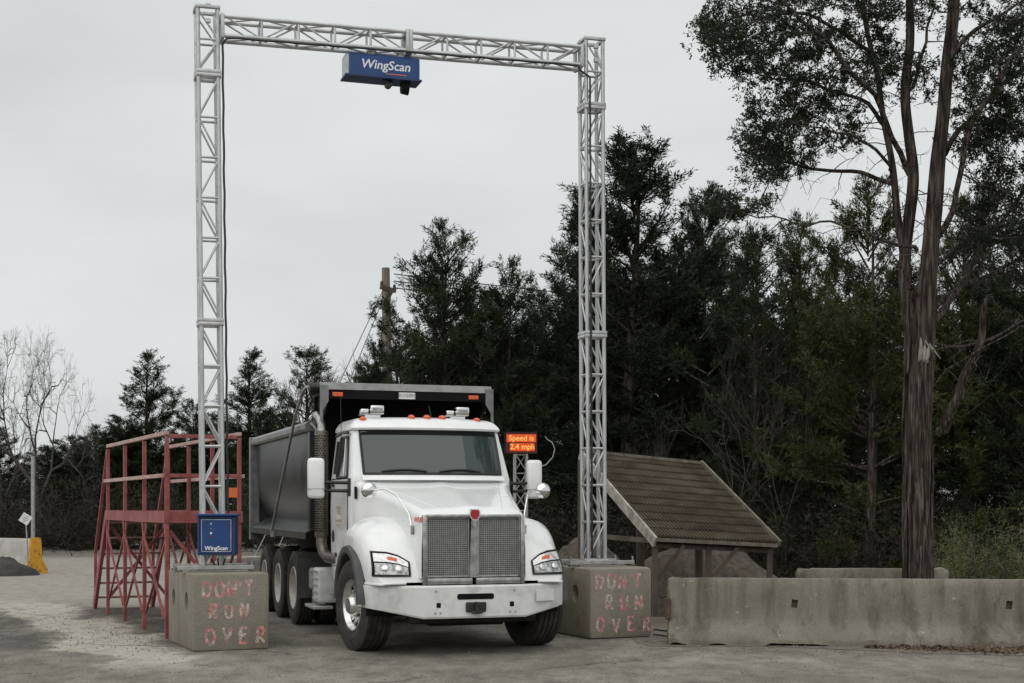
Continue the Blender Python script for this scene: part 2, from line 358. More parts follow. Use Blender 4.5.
# ------------------------------------------------------------------ the ground
def gz(x, y):
    d = -.9*sstep(21.5, 28, y)*sstep(-2.5, 1.5, x)
    d += .5*sstep(70, 160, y)
    return d
def sheet(name, m, xs, ys, dz=0, rough=.0, mask=None):
    mb = MB(); rows = []
    for y in ys:
        rows.append([(x, y, gz(x, y)+dz+(rough*mnoise.noise((x*.8, y*.8, 3.1)) if rough else 0)) for x in xs])
    mb.grid(rows); return mb.build(name, m, None, 40, fix=False)
xs = sorted(set([-600, -300, -150, -80, -50, -35]+[-25+i*1.0 for i in range(51)]+[35, 50, 80, 150, 300, 600]))
ys = sorted(set([-200, -80, -30, -10, 0, 5]+[8+i*.8 for i in range(40)]+[45, 55, 70, 100, 160, 300, 700, 1500]))
tag(sheet('ground', M['ground'], xs, ys), kind='structure')
def blob_sheet(name, m, poly, dz, n=2.0, seed=0, step=.35):      # irregular sheet following the ground
    bm = bmesh.new(); vs = []
    P = [Vector((x, y, 0)) for x, y in poly]; m_ = len(P)
    for i in range(m_):
        a, b_ = P[i], P[(i+1) % m_]; k = max(1, int((b_-a).length/step))
        for j in range(k):
            q = a.lerp(b_, j/k); o = mnoise.noise((q.x*.9, q.y*.9, seed))*.35+mnoise.noise((q.x*3, q.y*3, seed))*.15
            d = (b_-a).normalized(); q = q+Vector((-d.y, d.x, 0))*o*n*.5
            vs.append(bm.verts.new((q.x, q.y, 0)))
    bm.faces.new(vs); bmesh.ops.triangulate(bm, faces=bm.faces[:])
    me = bpy.data.meshes.new(name); bm.to_mesh(me); bm.free()
    for v in me.vertices: v.co.z = gz(v.co.x, v.co.y)+dz
    finish(me, m, None); return put(name, me)
xs2 = [1.0+i*.9 for i in range(36)]; ys2 = [20.3+i*.8 for i in range(26)]+[45, 55, 75, 110]
def fl(x, y): return gz(x, y)
mb = MB(); rows = []
for y in ys2: rows.append([(x+(1.0*mnoise.noise((y*.5, 1, 1)) if i == 0 else 0)+(0 if y < 24 else -min(2.4, (y-24)*.5))*(1 if i == 0 else 0), y+(.5*mnoise.noise((x*.6, 5, 2)) if y < 20.5 else 0), fl(x, y)+.006+.05*abs(mnoise.noise((x*.9, y*.9, 7)))*sstep(20.3, 22, y)) for i, x in enumerate(xs2)])
mb.grid(rows); tag(mb.build('forest_floor', M['forest'], None, 60, fix=False), kind='structure')
tag(blob_sheet('gravel_verge', M['roadedge'], [(1.7, 17.45), (3.2, 17.3), (5.0, 16.5), (9.5, 15.4), (13, 16), (13, 20.6), (1.0, 20.9), (1.5, 19)], .004, 1.0, 5), kind='structure')

# ------------------------------------------------------------------ concrete blocks with spray paint
STROKES = {
 'D': [[(0, 0), (.02, 1), (.3, .96), (.55, .75), (.58, .4), (.4, .1), (0, 0)]],
 'O': [[(.3+.3*math.cos(a*math.pi/7+1.6), .5+.5*math.sin(a*math.pi/7+1.6)) for a in range(15)]],
 'N': [[(0, 0), (.04, 1), (.5, .04), (.54, 1)]], "'": [[(.05, 1), (0, .74)]],
 'T': [[(0, .96), (.6, 1)], [(.3, .98), (.32, 0)]],
 'R': [[(0, 0), (.03, 1), (.4, .96), (.5, .75), (.38, .55), (.04, .5), (.55, .02)]],
 'U': [[(0, 1), (.03, .3), (.2, .02), (.4, .05), (.54, .3), (.55, 1)]],
 'V': [[(0, 1), (.28, 0), (.56, 1)]], 'E': [[(.5, .98), (.02, 1), (0, 0), (.52, .03)], [(0, .52), (.42, .55)]]}
def letter(ch, x0, z0, wd, ht, parent, seed, t=.036):
    mb = MB(); q = random.Random(seed)
    for st in STROKES[ch]:
        pts = []
        for (x, z), (x2, z2) in zip(st, st[1:]):
            for k in range(4): pts.append(Vector((x0+(x+(x2-x)*k/4)*wd/.6, 0, z0+(z+(z2-z)*k/4)*ht)))
        pts.append(Vector((x0+st[-1][0]*wd/.6, 0, z0+st[-1][1]*ht)))
        pts = [p+Vector((q.uniform(-.004, .004), 0, q.uniform(-.004, .004))) for p in pts]
        rows = []
        for i, p in enumerate(pts):
            d = (pts[min(i+1, len(pts)-1)]-pts[max(0, i-1)]).normalized(); n = Vector((-d.z, 0, d.x))*t/2*q.uniform(.75, 1.2)
            e = len(mb.v)*1e-6
            rows.append([(p.x+n.x, -.0026-e, p.z+n.z), (p.x-n.x, -.0026-e, p.z-n.z)])
        mb.grid(rows)
    mb.build('painted_letter', M['spray'], parent)
def concrete_block(loc, ang, label, words, holes, groove, wd=.9, ln=1.5, ht=.9, bev=.03, seed=1):
    o = empty('concrete_block', loc, ang, label, 'concrete block', 'painted concrete blocks under the gantry towers')
    mb = MB(); mb.box((wd/2, ln/2, ht/2), (wd, ln, ht), None, bev); me = mb.mesh('block', M['conc'])
    bm = bmesh.new(); bm.from_mesh(me); bm.to_mesh(me); bm.free()
    cut = []
    for hy in holes:
        c = MB(); prof = [(.0001, -.2), (.098, -.2), (.085, .30), (.0001, .30)]; c.lathe(prof, 28, (0, hy, 0), 'x')
        c.v = [(x, y, z*1.25+.56) for x, y, z in c.v]; cut.append(c.mesh('c', M['conc']))
    if groove:
        c = MB(); c.box((0, groove, .45), (.03, .022, 1.2)); cut.append(c.mesh('c', M['conc']))
    me = boolean_cut(me, cut, [M['conc']], 30)
    put('block_body', me, o)
    for k, (word, x, z, h, gap) in enumerate(words):
        for i, ch in enumerate(word):
            letter(ch, x, z+rnd.uniform(-.012, .012), h*.56, h, o, seed*50+k*10+i)
            x += (h*.56+gap) if ch != "'" else .05
    return o
A24 = R(24)
concrete_block((-3.69, 16.77, 0), A24, "grey concrete block with bright pink spray-painted warning, under the blue control box",
  [("DON'T", .12, .635, .17, .05), ('RUN', .20, .385, .16, .09), ('OVER', .15, .09, .18, .10)], (.38, 1.15), .85, seed=1)
concrete_block((.985, 18.3, 0), A24, "grey concrete block with faded spray-painted warning, beside the long barrier",
  [("DON'T", .09, .64, .17, .07), ('RUN', .23, .36, .18, .11), ('OVER', .10, .09, .17, .13)], (.42, 1.18), None, bev=.05, seed=2)

# ------------------------------------------------------------------ truss gantry
TW = .285; CH = .026
def truss_parts():
    h = TW/2-CH
    ch = MB().tube([(0, 0, 0), (0, 0, 1)], CH, 10).mesh('chord', M['alu'], 40)
    rg = MB().tube([(-h, 0, 0), (h, 0, 0)], .0155, 8).mesh('rung', M['alu'], 40)
    dg = MB().tube([(-h, 0, -.235), (h, 0, .235)], .0125, 8).mesh('diagonal', M['alu'], 40)
    fl = MB()
    for s_ in (-1, 1):
        fl.box((0, s_*(TW/2-.012), 0), (TW+.012, .05, .042), None, .006); fl.box((s_*(TW/2-.012), 0, 0), (.05, TW-.09, .04), None, .006)
    return ch, rg, dg, fl
CHM, RGM, DGM, FLM = truss_parts(); FLMM = FLM.mesh('end_flange', M['alu'], 30)
def truss_section(parent, loc, rot, length, flip=0):
    s_ = MB().add([(x, y, z+.022) for x, y, z in FLM.v], FLM.f).build('truss_section', M['alu'], parent, 30, loc, rot)
    put('end_flange', FLMM, s_, (0, 0, length-.022))
    h = TW/2-CH
    for sx in (-1, 1):
        for sy in (-1, 1):
            put('chord', CHM, s_, (sx*h, sy*h, .045), (0, 0, 0), (1, 1, length-.09))
    n = max(1, round((length)/.49)); st = (length-.09)/n
    for i in range(n):
        for k in range(4):
            a = k*math.pi/2; off = Vector((0, -h, 0)); off.rotate(Matrix.Rotation(a, 3, 'Z'))
            if i: put('rung', RGM, s_, (off.x, off.y, .045+i*st), (0, 0, a))
            up = (i+k % 2+k//2+flip) % 2
            put('diagonal', DGM, s_, (off.x, off.y, .045+(i+.5)*st), (0, 0, a+(math.pi if up else 0)), (1, 1, (st-.03)/.47))
    return s_
LT = Vector((-3.635, 17.63, 0)); RT = Vector((1.078, 19.17, 0)); GD = (RT-LT).normalized(); GA = math.atan2(GD.y, GD.x)
g = empty('scan_gantry', (LT.x, LT.y, .9), GA, 'tall silver box-truss gantry spanning the lane over the white truck', 'gantry')
SEP = (RT-LT).length
for tx, lean, base, hs in ((0, -.0115, .012, (3.0, 3.0, .82)), (SEP, -.005, .045, (3.0, 3.0, .9))):
    z = base
    for i, ln in enumerate(hs):
        truss_section(g, (tx+lean*z, 0, z), (0, lean, 0), ln, i); z += ln
    b = MB(); b.box((tx, 0, .012), (.62, .62, .02), None, .004); plate = b.build('base_plate', M['alu_dark'], g)
    b = MB()
    for s_ in (-1, 1): b.box((tx, s_*.3, .052), (.9, .05, .05), None, .006); b.box((tx+s_*.2, 0, .050), (.06, .54, .046), None, .006)
    b.build('outrigger_frame', M['alu_dark'], g)
    for sx in (-1, 1):
        for sy in (-1, 1):
            b = MB(); b.tube([(tx+sx*.43, sy*.3, .004), (tx+sx*.43, sy*.3, .13)], .014, 8); b.lathe([(.001, .022), (.045, .022), (.04, .003), (.001, .003)], 14, (tx+sx*.43, sy*.3, 0), 'z')
            b.build('levelling_foot', M['steel'], g, 40)
BZ = 6.9-.155-.03
x0 = TW/2+.012-.0115*6.7; bl = (SEP-.033-TW/2-.012-x0)/2
BT = math.atan2(.085, 2*bl)
for k in range(2): truss_section(g, (x0+k*bl*math.cos(BT), 0, BZ-.115+k*bl*math.sin(BT)), (0, R(90)-BT, 0), bl, k)
b = MB()
for z in (6.62, 6.80): b.box((SEP-.038, -.19, z), (.06, .05, .05), None, .004); b.box((-.08, -.19, z), (.06, .05, .05), None, .004)
b.build('corner_bracket', M['alu'], g)
# black power cable along the gantry
def gp(x, y, z): q = Vector((x, y, 0)); q.rotate(Matrix.Rotation(GA, 3, 'Z')); return Vector((LT.x+q.x, LT.y+q.y, .9+z))
cab = MB(); pts = []
for i in range(40):
    z = .55+i*(6.36-.55)/39; pts.append(gp(.172-.0115*z+.004*math.sin(i*1.7), -.13, z))
pts += [gp(.112, -.135, 6.40), gp(.15, -.14, 6.445), gp(.25, -.155, 6.455)]
for i in range(30): pts.append(gp(.3+i*(SEP-.75)/29, -.17, 6.455+.085*i/29-.010*abs(math.sin(i*.9))))
pts += [gp(SEP-.28, -.155, 6.535), gp(SEP-.235, -.14, 6.48)]
for i in range(40):
    z = 6.4-i*6.3/39; pts.append(gp(SEP-.085-.005*z+.003*math.sin(i*2), -.17, z))
cab.tube(pts, .014, 8); tag(cab.build('power_cable', M['black'], None, 60), 'black power cable strapped along the silver truss gantry', 'cable')
# scanner head under the beam
sc = empty('scanner_head', gp(2.09, 0, 6.40), GA, 'blue scanner housing hanging from the middle of the truss beam', 'scanner')
b = MB(); prof = [(-.15, -.25), (.15, -.25), (.15, .0), (.12, .03), (-.12, .03), (-.15, 0)]
b.prism(prof, lambda y, z, d: (d, y, z), -.44, .46); b.build('housing', M['blue'], sc)
b = MB(); b.prism([(-.16, -.26), (.16, -.26), (.16, -.24), (-.16, -.24)], lambda y, z, d: (d, y, z), -.49, .49); b.build('base_tray', M['bluedark'], sc)
b = MB(); b.prism([(-.13, -.235), (.13, -.235), (.13, .0), (.11, .02), (-.11, .02), (-.13, 0)], lambda y, z, d: (d, y, z), -.475, -.44); b.build('end_cap', M['alu'], sc)
for xx in (-.13, .22):
    b = MB(); b.box((xx, 0, .06), (.05, .26, .06), None, .005); b.box((xx, -.1, .085), (.09, .04, .03)); b.build('hanger_clamp', M['alu_dark'], sc)
b = MB(); b.lathe([(.001, -.05), (.07, -.05), (.085, .04), (.001, .04)], 20, (.30, -.03, -.33), 'x'); b.box((.30, -.03, -.28), (.1, .14, .06)); b.build('camera_lens', M['blackpaint'], sc, 40)
b = MB(); b.lathe([(.001, -.06), (.045, -.06), (.045, .06), (.001, .06)], 16, (.09, -.03, -.30), 'y'); b.box((.07, -.03, -.275), (.12, .12, .04)); b.build('sensor', M['black'], sc, 40)
text_mb('WingScan', .158, frame_m((1, 0, 0), (.18, 0, 1), (.03, -.153, -.105)), .004, .002).build('lettering', M['whitetext'], sc)
b = MB(); b.box((.16, -.152, -.205), (.26, .004, .012)); b.build('red_strapline', M['redtext'], sc)
# control box on the left tower
cb = empty('control_box', gp(.015, -.31, .20), GA-R(16), 'blue control cabinet with small indicator lights mounted low on the left tower', 'control box')
cb.scale = (1.1, 1.1, 1.12)
b = MB(); b.box((0, .06, .21), (.40, .22, .42), None, .008); b.build('cabinet', M['bluedark'], cb)
b = MB(); b.box((0, -.052, .21), (.335, .024, .37), None, .01); b.build('door', M['blue'], cb)
b = MB(); b.box((.008, .03, .432), (.45, .30, .02), None, .004); b.build('rain_hood', M['blue'], cb)
b = MB(); b.box((-.195, -.015, .21), (.018, .10, .41), None, .004); b.build('side_flange', M['blue'], cb)
b = MB()
for s_ in (-1, 1): b.box((s_*.158, -.066, .21), (.006, .006, .34)); b.box((0, -.066, .21+s_*.17), (.31, .006, .006))
b.build('door_gasket', M['alu'], cb)
for z, m_, r_ in ((.335, 'whitetext', .009), (.285, 'alu_dark', .007), (.235, 'sign', .014), (.20, 'red', .009)):
    b = MB(); b.lathe([(.001, -.012), (r_*.8, -.012), (r_, 0), (r_, .004)], 14, (-.055, -.066, z), 'y'); b.build('indicator', M[m_], cb, 40)
text_mb('WingScan', .062, frame_m((1, 0, 0), (0, 0, 1), (.0, -.067, .075)), .003, .001).build('lettering', M['whitetext'], cb)
for xx in (-.07, .0, .08):
    b = MB(); b.tube([(xx, .02, .0), (xx*.9, .04, -.06), (xx*.5, .10, -.12), (xx*.3, .2, -.17)], .009, 7); b.build('hose', M['black'], cb, 60)
for xx in (-.07, 0, .08):
    b = MB(); b.lathe([(.001, -.035), (.018, -.035), (.018, .0)], 10, (xx, .02, .0), 'z'); b.build('cable_gland', M['steel'], cb, 40)
b = MB()
for s_ in (-1, 1): b.box((s_*.12, .2, .3), (.03, .12, .04))
b.build('mounting_bracket', M['alu_dark'], cb)

# ------------------------------------------------------------------ concrete barriers
def barrier_mesh(name, Ln, m, seed, ht=.80, wob=1.0, nx=110):
    prof = [(-.30, 0), (-.30, .04), (-.295, .08), (-.23, .17), (-.165, .27), (-.145, .33), (-.135, .45), (-.125, .58), (-.115, .70), (-.105, .775), (-.09, .80), (-.03, .805), (.03, .805), (.09, .80), (.105, .775), (.115, .70), (.135, .45), (.165, .27), (.23, .17), (.295, .08), (.30, .0)]
    rows = []
    for i in range(nx+1):
        x = Ln*i/nx; e = min(x, Ln-x); row = []
        for (y, z) in prof:
            p = Vector((x, y, z*ht/.8)); n = mnoise.noise((x*4, y*9+seed, z*7))+.6*mnoise.noise((x*13, y*20, z*17+seed))
            k = .003+(.06*(1-e/.25) if e < .25 else 0)+(.022 if z < .05 else 0)+(.002 if z > .76 else 0)
            k *= wob
            q = Vector((x, y*(1+n*k*2.5), p.z+(n*k*.9 if z > .05 else max(0, n)*k*2.2)))
            if i in (0, nx): q.y *= .965; q.z = q.z*.985
            if e < .01: q.x += n*.03*wob
            row.append(q)
        rows.append(row)
    mb = MB(); mb.grid(rows)
    n = len(prof); mb.f.append(tuple(range(n))); mb.f.append(tuple(len(rows)*n-1-k for k in range(n)))
    return mb
bo = empty('concrete_barrier', (1.93, 17.88, 0), R(-5.2), 'long weathered grey concrete barrier at the right edge of the road', 'barrier')
mb = barrier_mesh('b', 6.1, M['conc2'], 3.3); me = mb.mesh('barrier_body', M['conc2'])
cut = []
for hx in (1.52, 4.06):
    c = MB(); c.box((hx, -.12, .50), (.075, .16, .10), Matrix.Rotation(R(8), 3, 'Y')); cut.append(c.mesh('c', M['conc2']))
put('barrier_body', boolean_cut(me, cut, [M['conc2']], 35), bo)
b = MB(); b.box((-.01, -.155, .43), (.07, .08, .26), None, .008); b.tube([(-.02, -.10, .34), (-.05, -.09, .34), (-.06, -.05, .34), (-.05, -.01, .34), (-.01, .0, .34)], .012, 8); b.build('steel_connector', M['rusty'], bo)
b = MB(); b.tube([(-.02, -.02, .58), (-.06, -.02, .57), (-.075, .02, .56), (-.06, .06, .57), (-.01, .06, .58)], .011, 8); b.build('lifting_loop', M['rusty'], bo, 60)
mb = barrier_mesh('b', 2.1, M['conc3'], 9.1, nx=40); o = mb.build('concrete_barrier', M['conc2'], None, 35, (4.05, 20.55, gz(5, 20.5)), (0, 0, R(-1)))
tag(o, 'short concrete barrier behind the big cedar trunk', 'barrier')
yo = empty('concrete_barrier', (-11.85, 36.0, 0), R(180-34), 'pale concrete barrier with a worn yellow end at the far left of the yard', 'barrier')
barrier_mesh('b', 6.1, M['conc3'], 5.7, ht=.86, nx=60).build('barrier_body', M['conc3'], yo, 35)
b = MB(); b.prism([(-.34, .0), (-.34, .10), (-.19, .36), (-.14, .89), (.14, .89), (.19, .36), (.34, .10), (.34, .0)], lambda y, z, d: (d, y, z), -.06, .01); b.build('yellow_end_panel', M['yellow'], yo)
tag(yo.children[-1], 'worn yellow painted end panel')

# ------------------------------------------------------------------ heaps
def heap(name, loc, rx, ry, h, m, label, seed, n=40, cat='heap', rg=1.6):
    rows = []
    for i in range(n+1):
        row = []
        for j in range(n+1):
            u, v = i/n*2-1, j/n*2-1; r_ = math.hypot(u, v)
            z = h*max(0, 1-(r_*(1+.15*mnoise.noise((u*1.5+seed, v*1.5, 9))))**1.15); q = mnoise.noise((u*2.2+seed, v*2.2, 0))*.12+mnoise.noise((u*7+seed, v*7, 2))*.05+mnoise.noise((u*18+seed, v*18, 4))*.03
            z = z*(1+q*rg)+(.02 if r_ < .95 else -.08); row.append((u*rx, v*ry, z+gz(loc[0]+u*rx, loc[1]+v*ry)))
        rows.append(row)
    mb = MB(); mb.grid(rows); o = mb.build(name, m, None, 50, (loc[0], loc[1], 0), fix=False); return tag(o, label, cat)
heap('soil_heap', (-12.75, 35.1), 1.35, .75, .60, M['darkdirt'], 'low dark soil heap in front of the yellow-ended barrier', 1.2, rg=3.4)
heap('gravel_heap', (4.1, 31.5), 3.0, 2.4, 1.95, M['dirt'], 'big brown gravel heap behind the tiled shelter posts', 4.4)
heap('gravel_heap', (1.6, 33.0), 2.2, 1.8, 1.9, M['dirt'], 'reddish gravel heap at the left end of the tiled shelter', 8.4)

# ------------------------------------------------------------------ red inspection platform
PA = math.atan2(1.92, 4.2)               # axis leans left going away
pl = empty('inspection_platform', (-4.38, 18.4, 0), PA, 'faded red steel inspection platform with railings and stairs left of the gantry', 'platform')
pl.scale = (1, 1, .978)
PL, PW, DZ = 4.6, .93, 1.58              # local: y runs away along the length, x across (right)
post_m = {}
ny = [0, PL/3, 2*PL/3, PL]
for yy in ny:
    for xx in (0, PW):
        b = MB(); b.box((xx, yy, 1.315), (.05, .05, 2.63), None, .004); b.build('post', M['redsteel'], pl)
for xx in (0, PW): b = MB(); b.box((xx+(.036 if xx else -.036), PL/2, DZ), (.012, PL+.06, .15)); b.build('side_channel', M['redsteel'], pl)
for yy in (-.036, PL+.036): b = MB(); b.box((PW/2, yy, DZ), (PW+.07, .012, .15)); b.build('end_channel', M['redsteel'], pl)
for k in range(16):
    b = MB(); b.box((PW/2, .06+(k+.5)*(PL-.12)/16, DZ+.045), (PW-.08, (PL-.12)/16-.02, .03)); b.build('deck_plank', M['rungwood'], pl)
for z, nm in ((2.635, 'top_rail'), (2.12, 'mid_rail')):
    for xx in (0, PW):
        b = MB(); b.box((xx+(.03 if xx else -.03)*0, PL/2, z+(.04 if nm == 'top_rail' else 0)), (.05, PL+.06, .05) if nm == 'top_rail' else (.045, PL, .05), None, .004)
        if nm == 'mid_rail': b.v = [(x+(.05 if xx else -.05), y, z_) for x, y, z_ in b.v]
        b.build(nm, M['pinkrail'], pl)
    b = MB(); b.box((PW/2, -.0 if nm == 'top_rail' else -.05, z+(.0 if nm == 'top_rail' else 0)), (PW-.062, .045, .05), None, .004); b.build(nm, M['redsteel'], pl)
for side in (0, PW):
    for a_, c_ in zip(ny, ny[1:]):
        s_ = -.005 if side == 0 else .005
        for (p, q) in (((side+s_-.018, a_+.04, .25), (side+s_-.018, c_-.04, 1.35)), ((side+s_+.018, a_+.04, 1.35), (side+s_+.018, c_-.04, .25))):
            b = MB(); b.bar(p, q, .026, .036); b.build('cross_brace', M['redsteel'], pl)
        for yy, d in ((a_, 1), (c_, -1)):
            b = MB(); b.prism([(yy+d*.031, DZ-.08), (yy+d*.20, DZ-.08), (yy+d*.031, DZ-.42)], lambda y, z, dd: (side+dd, y, z), -.008, .008); b.build('gusset', M['redsteel'], pl)
for yy in (0, PL):
    for (p, q, o_) in (((.04, .3), (PW-.04, 1.4), -.016), ((.04, 1.4), (PW-.04, .3), .016)):
        b = MB(); b.bar((p[0], yy+o_, p[1]), (q[0], yy+o_, q[1]), .03, .045); b.build('cross_brace', M['redsteel'], pl)
for xx in (0, PW):                        # stair at the far end
    b = MB(); b.bar((xx, PL+.1, DZ), (xx, PL+1.35, .02), .05, .16); b.build('stair_stringer', M['redsteel'], pl)
    b = MB(); b.bar((xx, PL+.05, 2.60), (xx, PL+1.25, .95), .045, .045); b.bar((xx, PL+1.25, .98), (xx, PL+1.25, .16), .045, .045); b.build('stair_handrail', M['redsteel'], pl)
for k in range(6):
    t = (k+.6)/6.3; b = MB(); b.box((PW/2, PL+.12+1.22*t, DZ*(1-t)+.02), (PW-.052, .22, .03)); b.build('stair_tread', M['rungwood'], pl)
b = MB(); b.box((PW-.09, -.045, 1.90), (.11, .02, .13), None, .004); b.build('reflector', M['orange'], pl); tag(pl.children[-1], 'small orange reflector plate')

# ------------------------------------------------------------------ dump truck (local: +x forward, +y picture right, z up)
TH = R(18.3)
tk = empty('dump_truck', (-.75, 17.33, 0), TH-R(90), 'white dump truck with grey tipper body driving under the gantry', 'truck')
def hoodw(a): return interp(a, [(-.74, 1.0), (-.66, .985), (-.5, .93), (-.2, .86), (.2, .77), (.6, .69), (.93, .63), (1.0, .615), (1.02, .60)])
def hoodz(a): return interp(a, [(-.74, 2.03), (-.66, 2.02), (-.5, 1.985), (-.2, 1.92), (.2, 1.835), (.6, 1.745), (.85, 1.69), (.95, 1.665), (1.0, 1.635), (1.025, 1.59)])
rows = []
for i in range(41):
    a = -.74+1.765*i/40; wd, zc = hoodw(a), hoodz(a); half = []
    cr = .035; rr = .10
    half.append((0, zc+.012))
    for k in range(1, 8):
        b_ = (wd-rr)*k/7; half.append((b_, zc-cr*(b_/(wd-rr))**2+.012*max(0, 1-k/1.4)))
    for k in range(1, 6):
        th = math.pi/2*k/5; half.append((wd-rr+rr*math.sin(th), zc-cr-rr+rr*math.cos(th)))
    half += [(wd+.005, zc-.3), (wd+.01, 1.2), (wd+.012, .88)]
    rows.append([(a, -b_, z) for b_, z in reversed(half[1:])]+[(a, b_, z) for b_, z in half])
b = MB(); b.grid(rows); hood = b.build('hood', M['white'], tk, 32)
# crease lines on the hood sides
for s_ in (-1, 1):
    b = MB(); b.tube([(a, s_*bb_, hoodz(a)-.035*(bb_/(hoodw(a)-.10))**2-.004) for a, bb_ in [(-.6+.05*i, .80-.44*i/31) for i in range(32)]], .007, 6); b.build('hood_crease', M['white'], hood, 60)
# fenders
def fz(a): return interp(a, [(-.86, 1.18), (-.7, 1.36), (-.5, 1.475), (-.3, 1.54), (-.05, 1.57), (.2, 1.555), (.4, 1.50), (.58, 1.41), (.72, 1.30), (.83, 1.18), (.91, 1.05), (.965, .92), (.985, .835)])
def fo(a): return interp(a, [(-.86, 1.19), (-.3, 1.215), (.2, 1.215), (.5, 1.18), (.7, 1.16), (.85, 1.13), (.95, 1.08), (.985, 1.04)])
AR = .665
def flow(a): return .53+math.sqrt(max(0, AR*AR-a*a)) if abs(a) < AR*.9 else (.822 if a > 0 else .822)
def fpt(a, t, s_, off=0.0):
    bi = hoodw(a)-.12; bo_ = fo(a); zt = fz(a); zl = min(flow(a), zt-.004); th = t*math.pi/2
    b_ = bi+(bo_-bi)*math.sin(th)**.75; z = zl+(zt-zl)*max(0, math.cos(th))**.55
    return Vector((a, s_*b_, z))
def foff(a, t, s_, off):
    p = fpt(a, t, s_); da = fpt(a+.01, t, s_)-fpt(a-.01, t, s_); dt = fpt(a, min(1, t+.01), s_)-fpt(a, max(0, t-.01), s_)
    n = da.cross(dt)*s_; n.normalize(); n = n if n.z+n.x+n.y*s_ > 0 else -n
    return p+n*off
for s_ in (-1, 1):
    rows = []
    for i in range(65):
        a = -.86+1.845*i/64
        rows.append([fpt(a, t/22, s_) for t in range(23)])
    b = MB(); b.grid(rows); fe = b.build('fender', M['white'], tk, 40)
    b = MB(); b.tube([fpt(.985, t/22, s_)-Vector((.0, 0, .008)) for t in range(6, 23)]+[Vector((a, s_*(fo(a)-.004), .815)) for a in (.95, .9, .8, .7, .62)], .016, 8); b.build('fender_lip', M['white'], fe, 60)
    # black flare
    for nm, r0, r1, y0, y1 in (('fender_flare', .60, .70, 1.06, 1.265),):
        prof = [(r0, y0), (r0, y1-.02), (r0+.02, y1), (r1-.01, y1-.004), (r1, y1-.035), (r1, y0)]
        rr_ = []
        for k in range(41):
            th = R(4)+R(172)*k/40; rr_.append([(r_*math.cos(th), s_*y, .53+r_*math.sin(th)) for r_, y in prof])
        b = MB(); b.grid(rr_, True); b.build(nm, M['greyflare'], fe, 35)
    b = MB(); b.grid([[(.63*math.cos(R(-8)+R(196)*k/30), s_*y, .53+.63*math.sin(R(-8)+R(196)*k/30)) for y in (.55, 1.15)] for k in range(31)]); b.build('wheel_well', M['under'], tk)
    # headlight: patch lying on the fender nose
    dense = []
    for i_ in range(90):
        a_ = .35+.633*i_/89
        for t_ in range(70):
            p_ = fpt(a_, t_/69, s_); dense.append((abs(p_.y), p_.z, p_.x))
    dense = np.array(dense)
    def hp(u, v, off):                   # u: inner to outer, v: top to bottom
        bb = .72+.41*u; zt_ = interp(u, [(0, 1.055), (.3, 1.13), (.6, 1.165), (1, 1.175)]); zz_ = zt_+(.905-zt_)*v; bb -= .02*(1-v)*u
        d2 = (dense[:, 0]-bb)**2+(dense[:, 1]-zz_)**2; k_ = np.argsort(d2)[:10]; w_ = 1/(d2[k_]+1e-4)
        return Vector((float((dense[k_, 2]*w_).sum()/w_.sum()), s_*bb, zz_))+Vector((.85, s_*.35, .3)).normalized()*(off+.003)
    def patch(u0, u1, v0, v1, off, nu=14, nv=7): return [[hp(u0+(u1-u0)*j/nu, v0+(v1-v0)*i/nv, off) for j in range(nu+1)] for i in range(nv+1)]
    b = MB(); b.grid(patch(0, 1, 0, 1, .004)); hl = b.build('headlight', M['blackpaint'], tk, 60)
    b = MB(); b.grid(patch(.04, .96, .06, .40, .010)); b.build('turn_lamp', M['lensw'], hl, 60)
    b = MB(); b.grid(patch(.34, .60, .16, .30, .014, 6, 3)); b.build('turn_bulb', M['amber'], hl, 60)
    b = MB(); b.grid(patch(.05, .95, .46, .93, .009)); b.build('reflector', M['lens'], hl, 60)
    b = MB(); b.tube([hp(.32, .68, .012+.002*q) for q in (0, 4)], [.045, .04], 16); b.build('low_beam', M['lensw'], hl, 60)
    b = MB(); b.tube([hp(.70, .68, .012+.002*q) for q in (0, 4)], [.04, .034], 16); b.build('high_beam', M['chrome'], hl, 60)
    bd = [hp(j/12, 0, .008) for j in range(13)]+[hp(1, j/8, .008) for j in range(1, 9)]+[hp(1-j/12, 1, .008) for j in range(1, 13)]+[hp(0, 1-j/8, .008) for j in range(1, 9)]
    b = MB(); b.tube(bd, .008, 6); b.build('bezel', M['black'], hl, 60)
    b = MB(); b.box((.60, s_*(fo(.6)+.004), .85), (.07, .014, .035), None, .004); b.build('side_marker', M['black'], tk)
# grille
GX = 1.0
b = MB()
for s_ in (-1, 1):
    b.box((GX, s_*.575, 1.20), (.09, .05, .78), None, .012); b.box((GX, s_*.285, 1.575), (.08, .53, .04), None, .01); b.box((GX, s_*.285, .845), (.09, .53, .07), None, .012)
gr = b.build('grille', M['steel'], tk, 30)
b = MB(); b.box((GX-.05, 0, 1.2), (.03, 1.14, .76)); b.build('radiator_screen', M['blackpaint'], gr)
b = MB(); b.prism([(-.035, 1.585), (.035, 1.585), (.055, .885), (-.055, .885)], lambda y, z, d: (d, y, z), GX-.03, GX+.045); b.build('centre_bar', M['steel'], gr)
for s_ in (-1, 1):
    b = MB()
    for k in range(30): b.box((GX-.018, s_*.302, .90+.66*(k+.5)/30), (.012, .48, .010))
    for k in range(22): b.box((GX-.022, s_*(.302)-.24+.48*(k+.5)/22, 1.23), (.010, .009, .66))
    b.build('grille_mesh', M['meshwire'], gr)
    b = MB()
    for q in (-1, 1): b.box((GX-.01, s_*.302+q*.245, 1.23), (.03, .016, .69), None, .004); b.box((GX-.01, s_*.302, 1.23+q*.335), (.028, .474, .016), None, .004)
    b.build('mesh_frame', M['steel'], gr)
